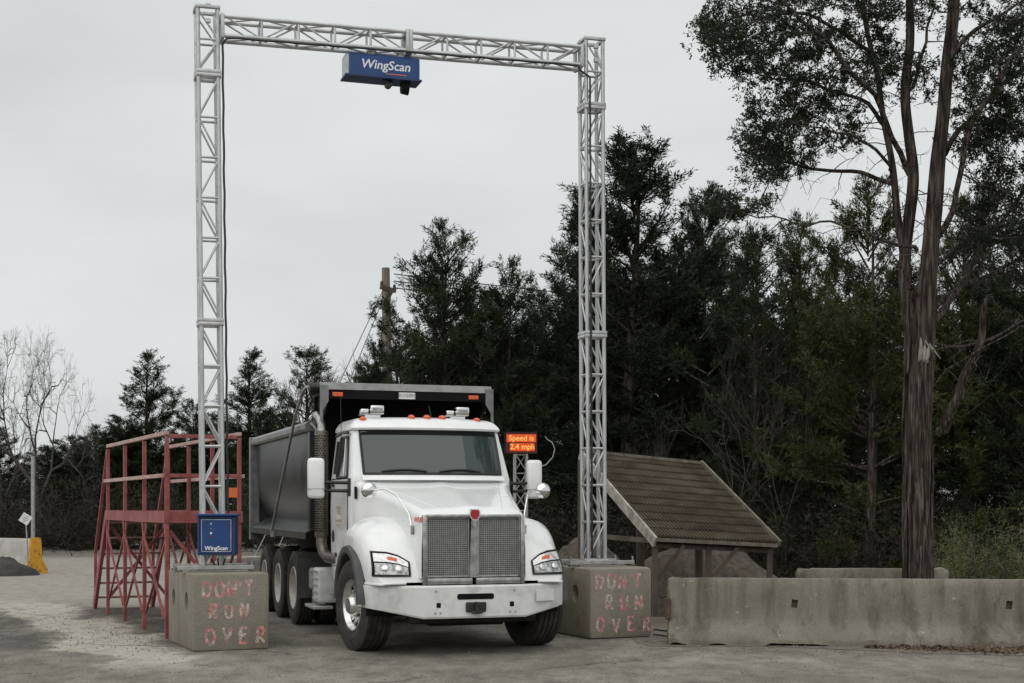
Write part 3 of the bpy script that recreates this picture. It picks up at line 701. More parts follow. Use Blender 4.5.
b = MB(); b.prism([(-.045, 1.655), (-.062, 1.63), (-.062, 1.575), (-.03, 1.525), (.03, 1.525), (.062, 1.575), (.062, 1.63), (.045, 1.655)], lambda y, z, d: (d, y, z), GX+.03, GX+.062); bd_ = b.build('emblem', M['chrome'], tk)
b = MB(); b.prism([(-.036, 1.645), (-.05, 1.625), (-.05, 1.58), (-.024, 1.54), (.024, 1.54), (.05, 1.58), (.05, 1.625), (.036, 1.645)], lambda y, z, d: (d, y, z), GX+.0625, GX+.068); b.build('emblem_face', M['red'], bd_)
b = MB(); b.prism([(-.02, 1.535), (.02, 1.535), (.026, 1.47), (0, 1.445), (-.026, 1.47)], lambda y, z, d: (d, y, z), GX+.046, GX+.06); b.build('emblem_drop', M['steel'], bd_)
text_mb('858', .068, frame_m((.6, .8, 0), (0, 0, 1), (.995, -.638, 1.535)), .004, .003).build('fleet_number', M['redtext'], tk)
# bumper
bp_ = [(1.20, .42), (1.20, .62), (1.145, .80), (1.04, .90), (.60, 1.085)]
path = [(q[1], -q[0]) for q in bp_]+[(1.09, 0)]+[(q[1], q[0]) for q in reversed(bp_)]
rows = []
def blow(y): return interp(abs(y), [(0, .43), (.62, .43), (1.06, .525), (1.24, .555)])
for (a, y) in path:
    zl = blow(y); zt = .80; rows.append([(a-.05, y*.985, zl), (a-.012, y, zl), (a, y, zl+.02), (a, y, zt-.02), (a-.014, y, zt), (a-.09, y*.97, zt)])
b = MB(); b.grid(rows); bu = b.build('bumper', M['white_dirty'], tk, 25)
b = MB(); b.prism([(-.2, .705), (-.215, .69), (-.215, .655), (-.2, .64), (.2, .64), (.215, .655), (.215, .69), (.2, .705)], lambda y, z, d: (d, y, z), 1.06, 1.093); b.build('bumper_slot', M['blackpaint'], bu)
b = MB(); b.box((1.10, .0, .555), (.05, .235, .11), None, .012); b.box((1.13, .0, .55), (.06, .05, .13), None, .01); b.tube([(1.14, -.06, .50), (1.14, .06, .50)], .018, 10); b.build('tow_hitch', M['black'], bu)
for s_ in (-1, 1):
    b = MB(); b.box((1.079, s_*.43, .58), (.02, .05, .055)); b.build('tow_eye_hole', M['blackpaint'], bu)
    for dy, dz in ((-.02, -.085), (.04, -.085), (.03, .155)):
        b = MB(); b.lathe([(.001, .012), (.009, .012), (.012, 0)], 8, (1.083, s_*(.43+dy), .58+dz), 'x'); b.build('bumper_bolt', M['steel'], bu)
nrm = Vector((.44, .185, 0)).normalized()
b = MB(); bx = Matrix(((nrm.x, -nrm.y, 0), (nrm.y, nrm.x, 0), (0, 0, 1)))
b.box((1.005, .86, .665), (.014, .27, .13), bx, .004); b.build('license_plate', M['sign'], bu)
Mx = frame_m(bx @ Vector((0, 1, 0)), (0, 0, 1), Vector((1.005, .86, .675))+bx @ Vector((.009, -.06, 0)))
b = MB(); b.box((1.01, .795, .67), (.014, .02, .08), bx); b.box((1.0195, .81, .70), (.012, .06, .014), bx); b.box((1.0195, .81, .64), (.012, .05, .014), bx); b.build('plate_marks', M['alu_dark'], bu)
b = MB(); b.box((.93, 0, .42), (.18, 1.5, .10), None, .03); b.box((.5, 0, .40), (.5, .9, .16), None, .03); b.build('front_crossmember', M['under'], tk)
# cab
CL = [(.72, -.72, -.80, 1.00), (.95, -.72, -.79, 1.03), (1.6, -.62, -.78, 1.04), (2.03, -.49, -.76, 1.03), (2.06, -.50, -.77, 1.025), (2.63, -.81, -1.03, .955), (2.70, -.86, -1.08, .935)]
def cab_lv(z):
    return tuple(interp(z, [(c[0], c[k]) for c in CL]) for k in (1, 2, 3))
def cab_front(z, u):
    af, ac, wd = cab_lv(z); return Vector((ac+(af-ac)*(1-abs(u)**2.6), u*wd*.93, z))
def cab_loop(z, inset=0, dfront=0):
    af, ac, wd = cab_lv(z); af += dfront; ac += dfront; wd -= inset; P = []
    for k in range(25):
        u = -1+2*k/24; P.append((ac+(af-ac)*(1-abs(u)**2.6), u*wd*.93, z))
    for k in range(1, 5):
        th = k/4*math.pi/2; P.append((ac-.09+.09*math.cos(th)-.0, wd*.93+wd*.07*math.sin(th), z))
    for k in range(1, 6): P.append((ac-.09+(-2.0-ac+.09)*k/5, wd, z))
    for k in range(1, 5):
        th = k/4*math.pi/2; P.append((-2.0-.1*math.sin(th), wd-.1+.1*math.cos(th), z))
    Q = [(x, -y, z_) for x, y, z_ in reversed(P[25:])]
    return P+Q
b = MB(); rows = [cab_loop(z) for z in (.72, .95, 1.3, 1.6, 1.85, 2.03, 2.06, 2.2, 2.35, 2.5, 2.63, 2.70)]
b.grid(rows, True); n = len(rows[0]); b.f.append(tuple(range(n))); cabo = b.build('cab', M['white'], tk, 32)
# roof cap with overhanging brow
rows = []
for z, ins, df in ((2.635, -.018, .035), (2.66, -.03, .065), (2.70, -.028, .05), (2.75, .01, -.01), (2.785, .06, -.12), (2.81, .16, -.30), (2.825, .35, -.55)):
    lp = cab_loop(min(z, 2.70), ins, df); rows.append([(max(x, -2.11+(.0 if ins < .05 else ins*.5)), y, z+.0) for x, y, _ in lp])
b = MB(); b.grid(rows, True); n = len(rows[0]); b.f.append(tuple(len(b.v)-n+k for k in range(n))); b.f.append(tuple(range(n-1, -1, -1))); roof = b.build('roof', M['white'], cabo, 35)
# windshield and gasket
def ws(u, z, off): u = u*interp(z, [(2.08, .955), (2.63, 1.015)]); p = cab_front(z, u); return p+Vector((.9, .25*u, .42)).normalized()*off
UW = .965
b = MB(); b.grid([[ws(-UW+2*UW*j/28, 2.085+(2.62-2.085)*i/8, .012) for j in range(29)] for i in range(9)]); wsh = b.build('windshield', M['glass'], cabo, 60)
b = MB(); b.grid([[ws(-UW+2*UW*j/28, 2.565+(.062-.012*abs(-1+2*j/28)**6*3)*i/3+.01*0, .016) for j in range(29)] for i in range(4)]); b.build('shade_band', M['blackpaint'], wsh, 60)
bd = [ws(-UW+2*UW*j/28, 2.08, .01) for j in range(29)]+[ws(UW, 2.08+.55*j/8, .01) for j in range(1, 9)]+[ws(UW-2*UW*j/28, 2.63, .01) for j in range(1, 29)]+[ws(-UW, 2.63-.55*j/8, .01) for j in range(1, 9)]
b = MB(); b.tube(bd, .017, 6); b.build('gasket', M['black'], wsh, 60)
for u0, u1 in ((-.75, -.15), (.02, .62)):
    b = MB(); b.tube([ws(u0+(u1-u0)*k/8, 2.10+.025*math.sin(k/8*3.1), .03) for k in range(9)], .011, 6); b.build('wiper', M['black'], wsh, 60)
b = MB(); b.grid([[(cab_front(2.04, u).x+dx, cab_front(2.04, u).y, 2.035+dz) for u in [-.95+1.9*k/24 for k in range(25)]] for dx, dz in ((-.02, .04), (.05, .012), (.09, -.03))]); b.build('cowl', M['white'], cabo, 60)
# doors, windows
for s_ in (-1, 1):
    def sp_(a, z, off): return (a, s_*(cab_lv(z)[2]+off), z)
    a_f = lambda z: interp(z, [(.9, -.93), (2.03, -.93), (2.60, -1.16)])
    rows = []
    for i in range(13):
        z = .92+1.10*i/12; rows.append([sp_(a_f(z)+(-1.93-a_f(z))*j/8, z, .008) for j in range(9)])
    b = MB(); b.grid(rows); dr = b.build('door', M['white'], tk, 40)
    seam = [sp_(a_f(z), z, .004) for z in (.92, 1.5, 2.03)]+[sp_(-1.93, z, .004) for z in (2.03, 1.5, .92)]+[sp_(a_f(.92), .92, .004)]
    b = MB(); b.tube(seam, .007, 6); b.build('door_seam', M['blackpaint'], dr)
    rows = []
    for i in range(7):
        z = 2.05+.50*i/6; rows.append([sp_(a_f(z)-.03+(-1.62-a_f(z)+.03)*j/6, z, .010) for j in range(7)])
    b = MB(); b.grid(rows); sw = b.build('side_window', M['sideglass'], dr, 60)
    bd = [rows[0][j] for j in range(7)]+[rows[i][6] for i in range(1, 7)]+[rows[6][6-j] for j in range(1, 7)]+[rows[6-i][0] for i in range(1, 7)]
    b = MB(); b.tube(bd, .016, 6); b.build('gasket', M['black'], sw, 60)
    b = MB(); b.tube([rows[i][2] for i in range(7)], .011, 6); b.build('window_divider', M['white'], sw, 60)
    rows = [[sp_(-1.73+(-.17)*j/2, 2.1+.42*i/3, .006) for j in range(3)] for i in range(4)]
    b = MB(); b.grid(rows); b.build('rear_quarter_window', M['sideglass'], cabo, 60)
    b = MB(); b.box((-1.80, s_*1.06, 1.95), (.16, .03, .035), None, .01); b.build('handle', M['black'], dr)
    # cowl vents + dark mirror base
    b = MB(); b.box((-.86, s_*1.035, 1.92), (.10, .02, .22), None, .006); b.build('mirror_base', M['black'], cabo)
    b = MB(); b.box((-.66, s_*(hoodw(-.66)+.012), 1.85), (.09, .014, .15), None, .005); b.build('hood_vent', M['blackpaint'], hood)
    # rain visor above door
    b = MB(); b.tube([sp_(-1.1, 2.60, .035), sp_(-1.35, 2.61, .06), sp_(-1.75, 2.58, .05)], .018, 6); b.build('rain_visor', M['black'], dr, 60)
    # mirrors
    mr = MB(); mr.box((-1.0, s_*1.42, 2.03), (.11, .21, .50), None, .045); mo = mr.build('side_mirror', M['white'], tk, 60)
    b = MB(); b.box((-1.06, s_*1.42, 2.03), (.012, .17, .44)); b.build('mirror_glass', M['chrome'], mo)
    b = MB(); b.box((-.985, s_*1.42, 1.9), (.09, .214, .006)); b.build('mirror_joint', M['alu_dark'], mo)
    for z in (1.875, 1.975):
        b = MB(); b.tube([(-.86, s_*1.03, z), (-.93, s_*1.16, z), (-1.0, s_*1.33, z+.006)], .021, 8); b.build('mirror_arm', M['black'], mo, 60)
    # hood mirror
    hm = MB(); c = Vector((.38, s_*1.06, 1.87)); pr = [(.001, .045), (.035, .043), (.065, .03), (.082, .005), (.09, -.015), (.082, -.04), (.055, -.07), (.02, -.085), (.001, -.088)]
    hm.lathe([(r_*1.05, -h*-1.0) for r_, h in pr], 22, (0, 0, 0), 'x'); hm.v = [(c.x+x, c.y+y, c.z+z) for x, y, z in hm.v]; ho = hm.build('hood_mirror', M['chrome'], tk, 50)
    b = MB(); b.tube([c+Vector((.03, -s_*.05, .0)), c+Vector((.08, -s_*.16, .02)), c+Vector((.2, -s_*.27, -.05)), Vector((.76, s_*.69, 1.60)), Vector((.83, s_*.675, 1.45))], .0095, 8); b.build('mirror_arm', M['chrome'], ho, 60)
    b = MB(); b.box((.83, s_*.672, 1.42), (.05, .03, .11), None, .012); b.build('mirror_foot', M['steel'], ho)
# roof lights, horns, antennas
for y in (-.80, -.20, .0, .20, .68):
    b = MB(); b.lathe([(.001, .06), (.03, .045), (.042, 0), (.045, -.05), (.03, -.10), (.001, -.12)], 14, (0, 0, 0), 'x')
    zz = 2.80-.045*abs(y)**2; xx = -1.02-.16*abs(y)**2
    b.v = [(x+xx, y_+y, z*.9+zz) for x, y_, z in b.v]; lo_ = b.build('marker_light', M['amber'], roof, 60)
    b = MB(); b.box((xx-.05, y, zz-.035), (.14, .07, .03), None, .01); b.build('marker_base', M['chrome'], lo_)
for y in (-.60, .52):
    b = MB(); b.box((-1.32, y, 2.90), (.26, .17, .11), None, .012); b.box((-1.35, y-.15, 2.875), (.2, .10, .075), None, .01); b.box((-1.36, y-.04, 2.825), (.12, .2, .05)); hn = b.build('roof_horn', M['chrome'], roof, 30)
    b = MB(); b.box((-1.188, y, 2.90), (.006, .13, .05)); b.build('horn_mouth', M['steel'], hn)
b = MB(); b.tube([(-1.3, .14, 2.8), (-1.32, .10, 2.97)], .006, 6); b.build('antenna', M['black'], roof)
b = MB(); b.tube([(-1.5, -1.0, 2.55), (-1.5, -1.01, 3.08)], .005, 6); b.build('antenna', M['black'], roof)
# door lettering on the picture-left side
def sidetext(t_, size, a, z, m_, nm):
    y = -(cab_lv(z)[2]+.0105); text_mb(t_, size, frame_m((1, 0, 0), (0, 0, 1), (a, y, z)), .003, .002).build(nm, m_, tk)
sidetext('T&C', .15, -1.42, 1.63, M['tan'], 'door_lettering')
b = MB(); b.box((-1.43, -(cab_lv(1.5)[2]+.010), 1.505), (.40, .005, .022)); b.box((-1.45, -(cab_lv(1.5)[2]+.010), 1.45), (.22, .005, .014)); b.build('door_strapline', M['tan'], tk)
b = MB(); b.lathe([(.001, 0), (.075, 0), (.08, .006), (.08, .02)], 24, (0, 0, 0), 'y'); b.v = [(x-1.80, y-(cab_lv(1.3)[2]+.014), z+1.30) for x, y, z in b.v]; b.build('round_badge', M['black'], tk, 40)
sidetext('T880', .075, -1.66, 1.06, M['black'], 'model_lettering')
# exhaust stack with perforated shield
EX, EY = -2.30, -1.10
b = MB(); b.lathe([(.088, 1.28), (.092, 1.30), (.092, 2.66), (.088, 2.68), (.001, 2.68)], 26, (EX, EY, 0), 'z'); es = b.build('exhaust_stack', M['heat'], tk, 40)
b = MB()
for i in range(40):
    for k in range(9):
        th = R(180)+R(180)*(k+.5*(i % 2))/9; p = Vector((EX+.0935*math.cos(th+R(20)), EY+.0935*math.sin(th+R(20)), 1.36+i*.032)); b.box(p, (.014, .014, .016), Matrix.Rotation(th+R(20), 3, 'Z'))
b.build('shield_perforation', M['blackpaint'], es)['kind'] = 'stuff'
b = MB(); b.tube([(EX, EY, 2.66), (EX-.01, EY, 2.76), (EX-.08, EY-.02, 2.86), (EX-.18, EY-.04, 2.90)], .055, 14); b.build('exhaust_tip', M['steel'], es, 60)
b = MB(); b.tube([(EX, EY, 1.30), (EX, EY, 1.18), (EX+.06, EY+.02, 1.07), (EX+.2, EY+.04, 1.02), (EX+.6, EY+.12, 1.0)], .075, 16); b.build('exhaust_elbow', M['heat'], es, 60)
# chassis
b = MB()
for s_ in (-1, 1): b.box((-3.4, s_*.43, .82), (8.6, .09, .28))
for xx in (-1.5, -3.0, -4.6, -6.0, -7.4): b.box((xx, 0, .82), (.12, .78, .2))
b.box((-.6, 0, .85), (1.4, .7, .5)); b.build('chassis_frame', M['under'], tk)
# step boxes
b = MB(); b.box((-2.36, -1.0, .64), (.36, .34, .46), None, .03); sb = b.build('tool_box', M['white_dirty'], tk)
for k in range(5): b = MB(); b.box((-2.36, -1.174, .46+k*.09), (.32, .012, .03), None, .004); b.build('box_rib', M['alu'], sb)
b = MB(); b.box((-2.5, -1.10, .35), (.66, .26, .045), None, .01); b.build('step_plate', M['alu'], tk)
b = MB(); b.box((-2.86, -1.08, .70), (.16, .16, .30), None, .04); b.box((-2.86, -1.1, .52), (.04, .04, .30)); b.build('air_canister', M['alu_dark'], tk)
b = MB(); b.box((-1.5, -1.0, .55), (1.0, .12, .05), None, .01); b.box((-1.5, -.9, .64), (.08, .2, .25)); b.build('cab_step', M['alu_dark'], tk)
b = MB(); b.lathe([(.001, -.55), (.3, -.55), (.3, .55), (.001, .55)], 24, (-1.7, .78, .68), 'x'); b.build('fuel_tank', M['steel'], tk, 40)
# wheels
def tyre_mesh(r_, wd, nm):
    h = wd/2; mb = MB()
    pr = [(r_*.56, -h*.72), (r_*.60, -h*.88), (r_*.74, -h), (r_*.88, -h*.97), (r_*.955, -h*.88)]
    for k in range(5):
        c0 = -h*.86+k*(2*h*.86)/5; c1 = c0+(2*h*.86)/5
        pr += [(r_*(.99+.01*(1 if 0 < k < 4 else 0)), c0+.008), (r_*(.99+.01*(1 if 0 < k < 4 else 0)), c1-.008), (r_*.968, c1-.004), (r_*.968, c1+.004)] if k < 4 else [(r_*.99, c0+.008), (r_*.99, c1-.008)]
    pr += [(r_*.955, h*.88), (r_*.88, h*.97), (r_*.74, h), (r_*.60, h*.88), (r_*.56, h*.72)]
    mb.lathe(pr, 56)
    return mb.mesh(nm, M['rubber'], 40)
TF = tyre_mesh(.535, .36, 'tyre_front'); TR = tyre_mesh(.525, .27, 'tyre_rear')
def rim_mesh(dish, m_, nm):                     # outer face toward -y
    mb = MB()
    if not dish:
        pr = [(.315, .0), (.31, -.13), (.30, -.155), (.285, -.15), (.27, -.12), (.255, -.09), (.20, -.085), (.185, -.10), (.15, -.105), (.12, -.105), (.11, -.17), (.085, -.20), (.0005, -.205)]
    else:
        pr = [(.315, .0), (.31, -.10), (.298, -.125), (.285, -.12), (.277, -.06), (.262, .03), (.22, .045), (.17, .04), (.135, .035), (.12, .0), (.10, -.04), (.085, -.05), (.0005, -.052)]
    mb.lathe(pr, 48); return mb.mesh(nm, m_, 40)
RF = rim_mesh(False, M['rim'], 'rim_front'); RR = rim_mesh(True, M['rimw'], 'rim_rear')
def lug(y0): 
    mb = MB()
    for k in range(10):
        a = 2*math.pi*k/10; mb.tube([(.165*math.cos(a), y0+.01, .165*math.sin(a)), (.165*math.cos(a), y0-.03, .165*math.sin(a))], .019, 6)
    return mb.mesh('lug_nuts', M['chrome'])
def hands(y0):
    mb = MB()
    for k in range(10):
        a = 2*math.pi*(k+.5)/10; mb.tube([(.228*math.cos(a), y0+.004, .228*math.sin(a)), (.228*math.cos(a), y0-.004, .228*math.sin(a))], .026, 12)
    return mb.mesh('hand_holes', M['blackpaint'])
LF, LR_, HF, HR = lug(-.105), lug(.022), hands(-.0905), hands(.0315)
for a, rear in ((0, 0), (-3.95, 1), (-5.30, 1), (-6.65, 1)):
    for s_ in (-1, 1):
        rz = 0 if s_ < 0 else math.pi
        if not rear:
            wh = put('wheel', RF, tk, (a, s_*1.04, .53), (0, 0, rz+R(9))); put('tyre', TF, wh); put('lug_nuts', LF, wh); put('hand_holes', HF, wh)
        else:
            wh = put('wheel', RR, tk, (a, s_*1.075, .52), (0, 0, rz)); put('tyre', TR, wh); put('tyre', TR, wh, (0, .33, 0)); put('lug_nuts', LR_, wh); put('hand_holes', HR, wh)
    b = MB(); b.tube([(a, -1.0, .53), (a, 1.0, .53)], .075 if rear else .06, 12)
    if rear: b.lathe([(.01, -.25), (.16, -.18), (.22, 0), (.16, .18), (.01, .25)], 18, (a, 0, .53), 'y')
    b.build('axle', M['under'], tk, 50)
for s_ in (-1, 1):
    b = MB(); b.box((-3.28, s_*.98, .72), (.02, .56, .62), None, .003); b.box((-3.28, s_*1.0, 1.02), (.05, .5, .05)); b.build('mud_flap', M['greyflare'], tk)
# tipper body
B0, B1 = -2.75, -8.0
sec = [(1.14, 2.74), (1.135, 2.45), (1.13, 2.2), (1.115, 2.0), (1.08, 1.80), (1.02, 1.63), (.96, 1.52), (.92, 1.47)]
tb = None
for s_ in (-1, 1):
    rows = []
    for i in range(21):
        a = B0+(B1-B0)*i/20; rows.append([(a, s_*(y-.0), z) for y, z in sec])
    b = MB(); b.grid(rows); rows2 = [[(p[0], p[1]-s_*.03, p[2]) for p in r_] for r_ in rows]; b.grid(rows2)
    sw = b.build('tipper_side', M['body'], tk, 60)
    b = MB(); b.prism([(1.10, 2.70), (1.21, 2.70), (1.24, 2.73), (1.24, 2.79), (1.20, 2.83), (1.10, 2.83)], lambda y, z, d: (d, s_*y, z), B0+.02, B1); b.build('top_rail', M['bodyrail'], sw, 30)
    b = MB(); b.prism([(.88, 1.50), (.93, 1.50), (1.25, 1.33), (1.25, 1.24), (1.235, 1.24), (1.235, 1.315), (.93, 1.45)], lambda y, z, d: (d, s_*y, z), B0+.05, B1+.1); b.build('sill_ledge', M['body'], sw, 20)
    b = MB(); b.box((B1+.06, s_*1.17, 1.98), (.14, .16, 1.72), None, .01); b.build('rear_post', M['bodyrail'], sw)
    b = MB(); b.box((B0-.06, s_*1.12, 2.05), (.13, .12, 1.4), None, .01); b.build('front_post', M['body'], sw)
    b = MB(); b.prism([(-2.0, 3.2), (-2.0, 3.05), (-2.3, 2.85), (-2.76, 2.85), (-2.76, 3.2)], lambda a_, z, d: (a_, s_*d, z), 1.06, 1.075); b.build('canopy_cheek', M['blackpaint'], tk)
    b = MB(); b.prism([(1.18, 3.26), (1.07, 3.26), (1.07, 3.06), (1.145, 2.93), (1.145, 2.79), (1.18, 2.79)], lambda y, z, d: (d, s_*y, z), -2.0, -1.975); b.build('canopy_gusset', M['bodyrail'], tk)
    b = MB(); b.tube([(B0+.0, s_*1.16, 2.80), (B0+.14, s_*1.13, 2.74), (B0+.22, s_*1.08, 2.64)], .025, 8); b.build('grab_bar', M['bodyrail'], tk, 60)
    # tarp arm
    b = MB(); b.tube([(-5.3, s_*1.29, 1.27), (-5.0, s_*1.30, 1.50), (-3.2, s_*1.29, 2.95), (-2.70, s_*1.28, 3.22), (-2.55, s_*1.26, 3.27), (-2.45, s_*1.2, 3.27)], .022, 8)
    b.box((-5.3, s_*1.27, 1.28), (.16, .06, .13), None, .01); b.build('tarp_arm', M['alu_dark'], tk, 50)
b = MB(); b.box((B0-.02, 0, 2.2), (.05, 2.22, 2.0)); hb = b.build('headboard', M['blackpaint'], tk)
for y in (-.7, 0, .7): b = MB(); b.box((B0+.03, y, 2.1), (.05, .10, 1.75)); b.build('headboard_rib', M['blackpaint'], hb)
b = MB(); b.box((-2.39, 0, 3.17), (.75, 2.24, .04)); b.build('canopy', M['blackpaint'], tk)
b = MB(); b.prism([(-1.985, 3.09), (-1.985, 3.205), (-2.02, 3.205), (-2.02, 3.09)], lambda a_, z, d: (a_, d, z), -1.065, 1.065); cf = b.build('canopy_front', M['blackpaint'], tk)
b = MB(); b.prism([(-1.975, 3.207), (-2.06, 3.305), (-2.10, 3.30), (-2.03, 3.207)], lambda a_, z, d: (a_, d, z), -1.17, 1.17); b.build('canopy_lip', M['bodyrail'], tk)
b = MB(); b.tube([(-2.45, -1.24, 3.26), (-2.45, 1.2, 3.26)], .07, 14); b.build('tarp_roll', M['black'], tk, 50)
for y in (-.95, .90):
    b = MB(); b.box((-1.978, y, 3.145), (.02, .14, .055), None, .008); b.build('canopy_lamp', M['amber'], cf)
b = MB(); b.box((-1.980, -.02, 3.145), (.012, .22, .085)); np_ = b.build('name_plate', M['sign'], cf)
text_mb('ROGERS', .062, frame_m((0, 1, 0), (0, 0, 1), (-1.9725, -.02, 3.147)), .003, .002).build('plate_lettering', M['alu_dark'], cf)
b = MB(); b.box(((B0+B1)/2, 0, 1.42), (B1-B0 if B1 > B0 else B0-B1, 1.86, .10)); b.box((B1+.05, 0, 2.0), (.06, 2.2, 1.6)); b.build('tipper_floor', M['body'], tk)
b = MB()
for s_ in (-1, 1): b.box((-5.3, s_*.43, 1.16), (5.0, .10, .40))
b.build('subframe', M['under'], tk)

# ------------------------------------------------------------------ speed display on a small truss mast
SY = 29.5; sx = at(521, 443, SY).x; szg = gz(sx, SY)
sg = empty('speed_display', (sx, SY, szg), R(6), 'lit orange speed display on a thin truss mast behind the truck', 'sign')
b = MB(); b.box((0, 0, 2.96-szg), (.68, .10, .46), None, .01); pn = b.build('display_case', M['blackpaint'], sg)
b = MB(); b.box((0, -.054, 2.96-szg), (.64, .008, .42)); b.build('display_face', M['led_dim'], pn)
b = MB(); b.box((.0, -.060, 3.055-szg), (.60, .004, .155)); b.box((.02, -.060, 2.875-szg), (.50, .004, .155)); b.build('bloom_row', M['led_mid'], pn)  # glowing bars behind the letters stand in for the display's bloom
text_mb('Speed is', .155, frame_m((1, 0, 0), (0, 0, 1), (0, -.064, 3.055-szg)), .003, .002).build('display_text', M['led_on'], pn)
text_mb('2.4 mph', .155, frame_m((1, 0, 0), (0, 0, 1), (.02, -.064, 2.88-szg)), .003, .002).build('display_text', M['led_on'], pn)
hh = 2.74-szg
for x_, y_ in ((-.12, -.1), (.12, -.1), (-.12, .12), (.12, .12)):
    b = MB(); b.tube([(x_, y_+.06, 0), (x_, y_+.06, hh)], .022, 8); b.build('chord', M['alu_dark'], sg, 50)
nb = 9
for k in range(nb):
    b = MB(); z0, z1 = hh*k/nb, hh*(k+1)/nb
    d = 1 if k % 2 else -1
    b.tube([(-.12*d, -.04, z0), (.12*d, -.04, z1)], .011, 6); b.tube([(.12*d, .18, z0), (-.12*d, .18, z1)], .011, 6); b.tube([(-.12, -.04, z1-.02), (.12, -.04, z1-.02)], .011, 6)
    b.build('lacing', M['alu_dark'], sg)
cbp = MB(); cbp.tube([(.30, .06, 2.45-szg), (.52, .05, 2.52-szg), (.66, .04, 2.68-szg), (.70, .04, 2.85-szg), (.64, .04, 2.98-szg), (.54, .04, 3.04-szg), (.50, .04, 3.10-szg)], .012, 8); cbp.tube([(.1, .16, 2.45-szg), (.30, .06, 2.45-szg)], .015, 6); cbp.build('antenna_cable', M['alu_dark'], sg, 60)

# ------------------------------------------------------------------ tiled shelter
def shelter():
    A = at(656, 538, 27.0); Bp = at(777, 544, 27.6); C = at(700, 465, 30.0); D = at(583, 453, 29.6)   # eave left/right, ridge right/left
    # make it a true rectangle: eave direction and slope direction
    e = (Bp-A); e.z = 0; ex = e.normalized(); Lw = 2.27
    up = (D-A); up = up-ex*up.dot(ex); n = ex.cross(up.normalized())
    return A, Bp, C, D
A_, B_, C_, D_ = shelter()
gzs = gz(3.5, 28)
so_ = empty('tiled_shelter', (A_.x, A_.y, gzs), 0, 'open timber shelter with a steep mossy brown tiled roof behind the right block', 'shelter')
def rl(u, v, off=0):                     # u along the eave, v up the slope
    p = (A_.lerp(B_, u)).lerp(D_.lerp(C_, u), v); nn = (B_-A_).cross(D_-A_).normalized(); nn = nn if nn.z > 0 else -nn
    return p+nn*off-Vector((A_.x, A_.y, gzs))
NR = 11
for r_ in range(NR):
    mb = MB(); rows = []; v0, v1 = r_/NR, (r_+1)/NR+.008
    n = 34*5
    low, hi = [], []
    prow = [[], [], []]
    for j in range(n+1):
        u = j/n; ph = (j % 5); cor = (-.085, -.085, .025, .04, .025)[ph]
        prow[0].append(rl(u, v0, .005+cor*.6)); prow[1].append(rl(u, v0+.0005, .034+cor)); prow[2].append(rl(u, v1, .012+cor*.9))
    mb.grid(prow); mb.build('roof_tile_course', M['tile'], so_)
mb = MB(); mb.add([rl(0, 0, -.12), rl(1, 0, -.12), rl(1, 1, -.12), rl(0, 1, -.12)], [(0, 1, 2, 3)]); mb.build('roof_deck', M['wood'], so_)
def board(nm, p, q, wd, ht, m_): b = MB(); b.bar(p, q, wd, ht); return b.build(nm, m_, so_)
board('barge_board', rl(0, -.02, -.05)+Vector((-.035, -.02, 0)), rl(0, 1.01, -.05)+Vector((-.035, -.02, 0)), .05, .20, M['barge'])
board('barge_board', rl(1, -.01, .03)+Vector((.03, 0, 0)), rl(1, 1.01, .03)+Vector((.03, 0, 0)), .05, .12, M['trimwood'])
board('fascia', rl(0, 0, -.02)+Vector((0, -.04, -.01)), rl(1, 0, -.02)+Vector((0, -.04, -.01)), .04, .07, M['trimwood'])
board('ridge_cap', rl(0, 1.0, .05), rl(1, 1.0, .05), .12, .06, M['trimwood'])
board('eave_beam', rl(0, .03, -.17), rl(1, .03, -.17), .10, .16, M['wood'])
for u in (.02, .46, .97):
    q = rl(u, .03, -.1); board('front_post', (q.x, q.y, 0), (q.x, q.y, q.z-.02), .10, .10, M['wood'])
    if u < .9: board('knee_brace', (q.x+.02, q.y+.01, q.z-.75), (q.x+.55, q.y+.03, q.z-.1), .055, .07, M['wood'])
for u in (.0, .5, 1.0):
    q = rl(u, .97, -.1); board('back_post', (q.x-.05, q.y, 0), (q.x-.05, q.y, q.z), .15, .15, M['wood'])
for u in (.0, 1.0):
    q = rl(u, .03, -.1); p = rl(u, .97, -.1); board('tie_beam', (q.x, q.y, q.z-.02), (p.x-.1, p.y, q.z+.05), .07, .09, M['wood'])

# ------------------------------------------------------------------ far-left yard furniture
p = at(27, 570, 35.6)
ss = empty('yard_sign', (p.x, p.y, 0), R(10), 'small white diamond sign on a thin leaning post by the soil heap', 'sign')
b = MB(); b.tube([(.05, 0, 0), (-.03, .0, 1.36)], .018, 6); b.build('post', M['alu_dark'], ss)
b = MB(); b.box((-.03, -.03, 1.36), (.24, .012, .24), Matrix.Rotation(R(33), 3, 'Y'), .003); b.build('sign_face', M['sign'], ss)
b = MB()
for k in (-1, 0, 1): b.box((-.03, -.038, 1.36+k*.045), (.13, .004, .016), Matrix.Rotation(R(-16), 3, 'Y'))
b.build('sign_marks', M['alu_dark'], ss)
p = at(33, 545, 40.0); b = MB(); b.tube([(p.x, p.y, 0), (p.x, p.y, 3.0)], .055, 10); b.tube([(p.x, p.y, 3.0), (p.x, p.y, 3.04)], .065, 10)
tag(b.build('steel_post', M['alu_dark'], None, 40), 'plain grey steel post behind the pale far barrier', 'post')
p = at(238, 575, 25.5); mb = barrier_mesh('b', 1.2, M['conc3'], 2.7, nx=24); tag(mb.build('concrete_barrier', M['conc3'], None, 35, (-4.95, 24.4, 0), (0, 0, R(62))), 'small pale concrete barrier half hidden behind the left block', 'barrier')
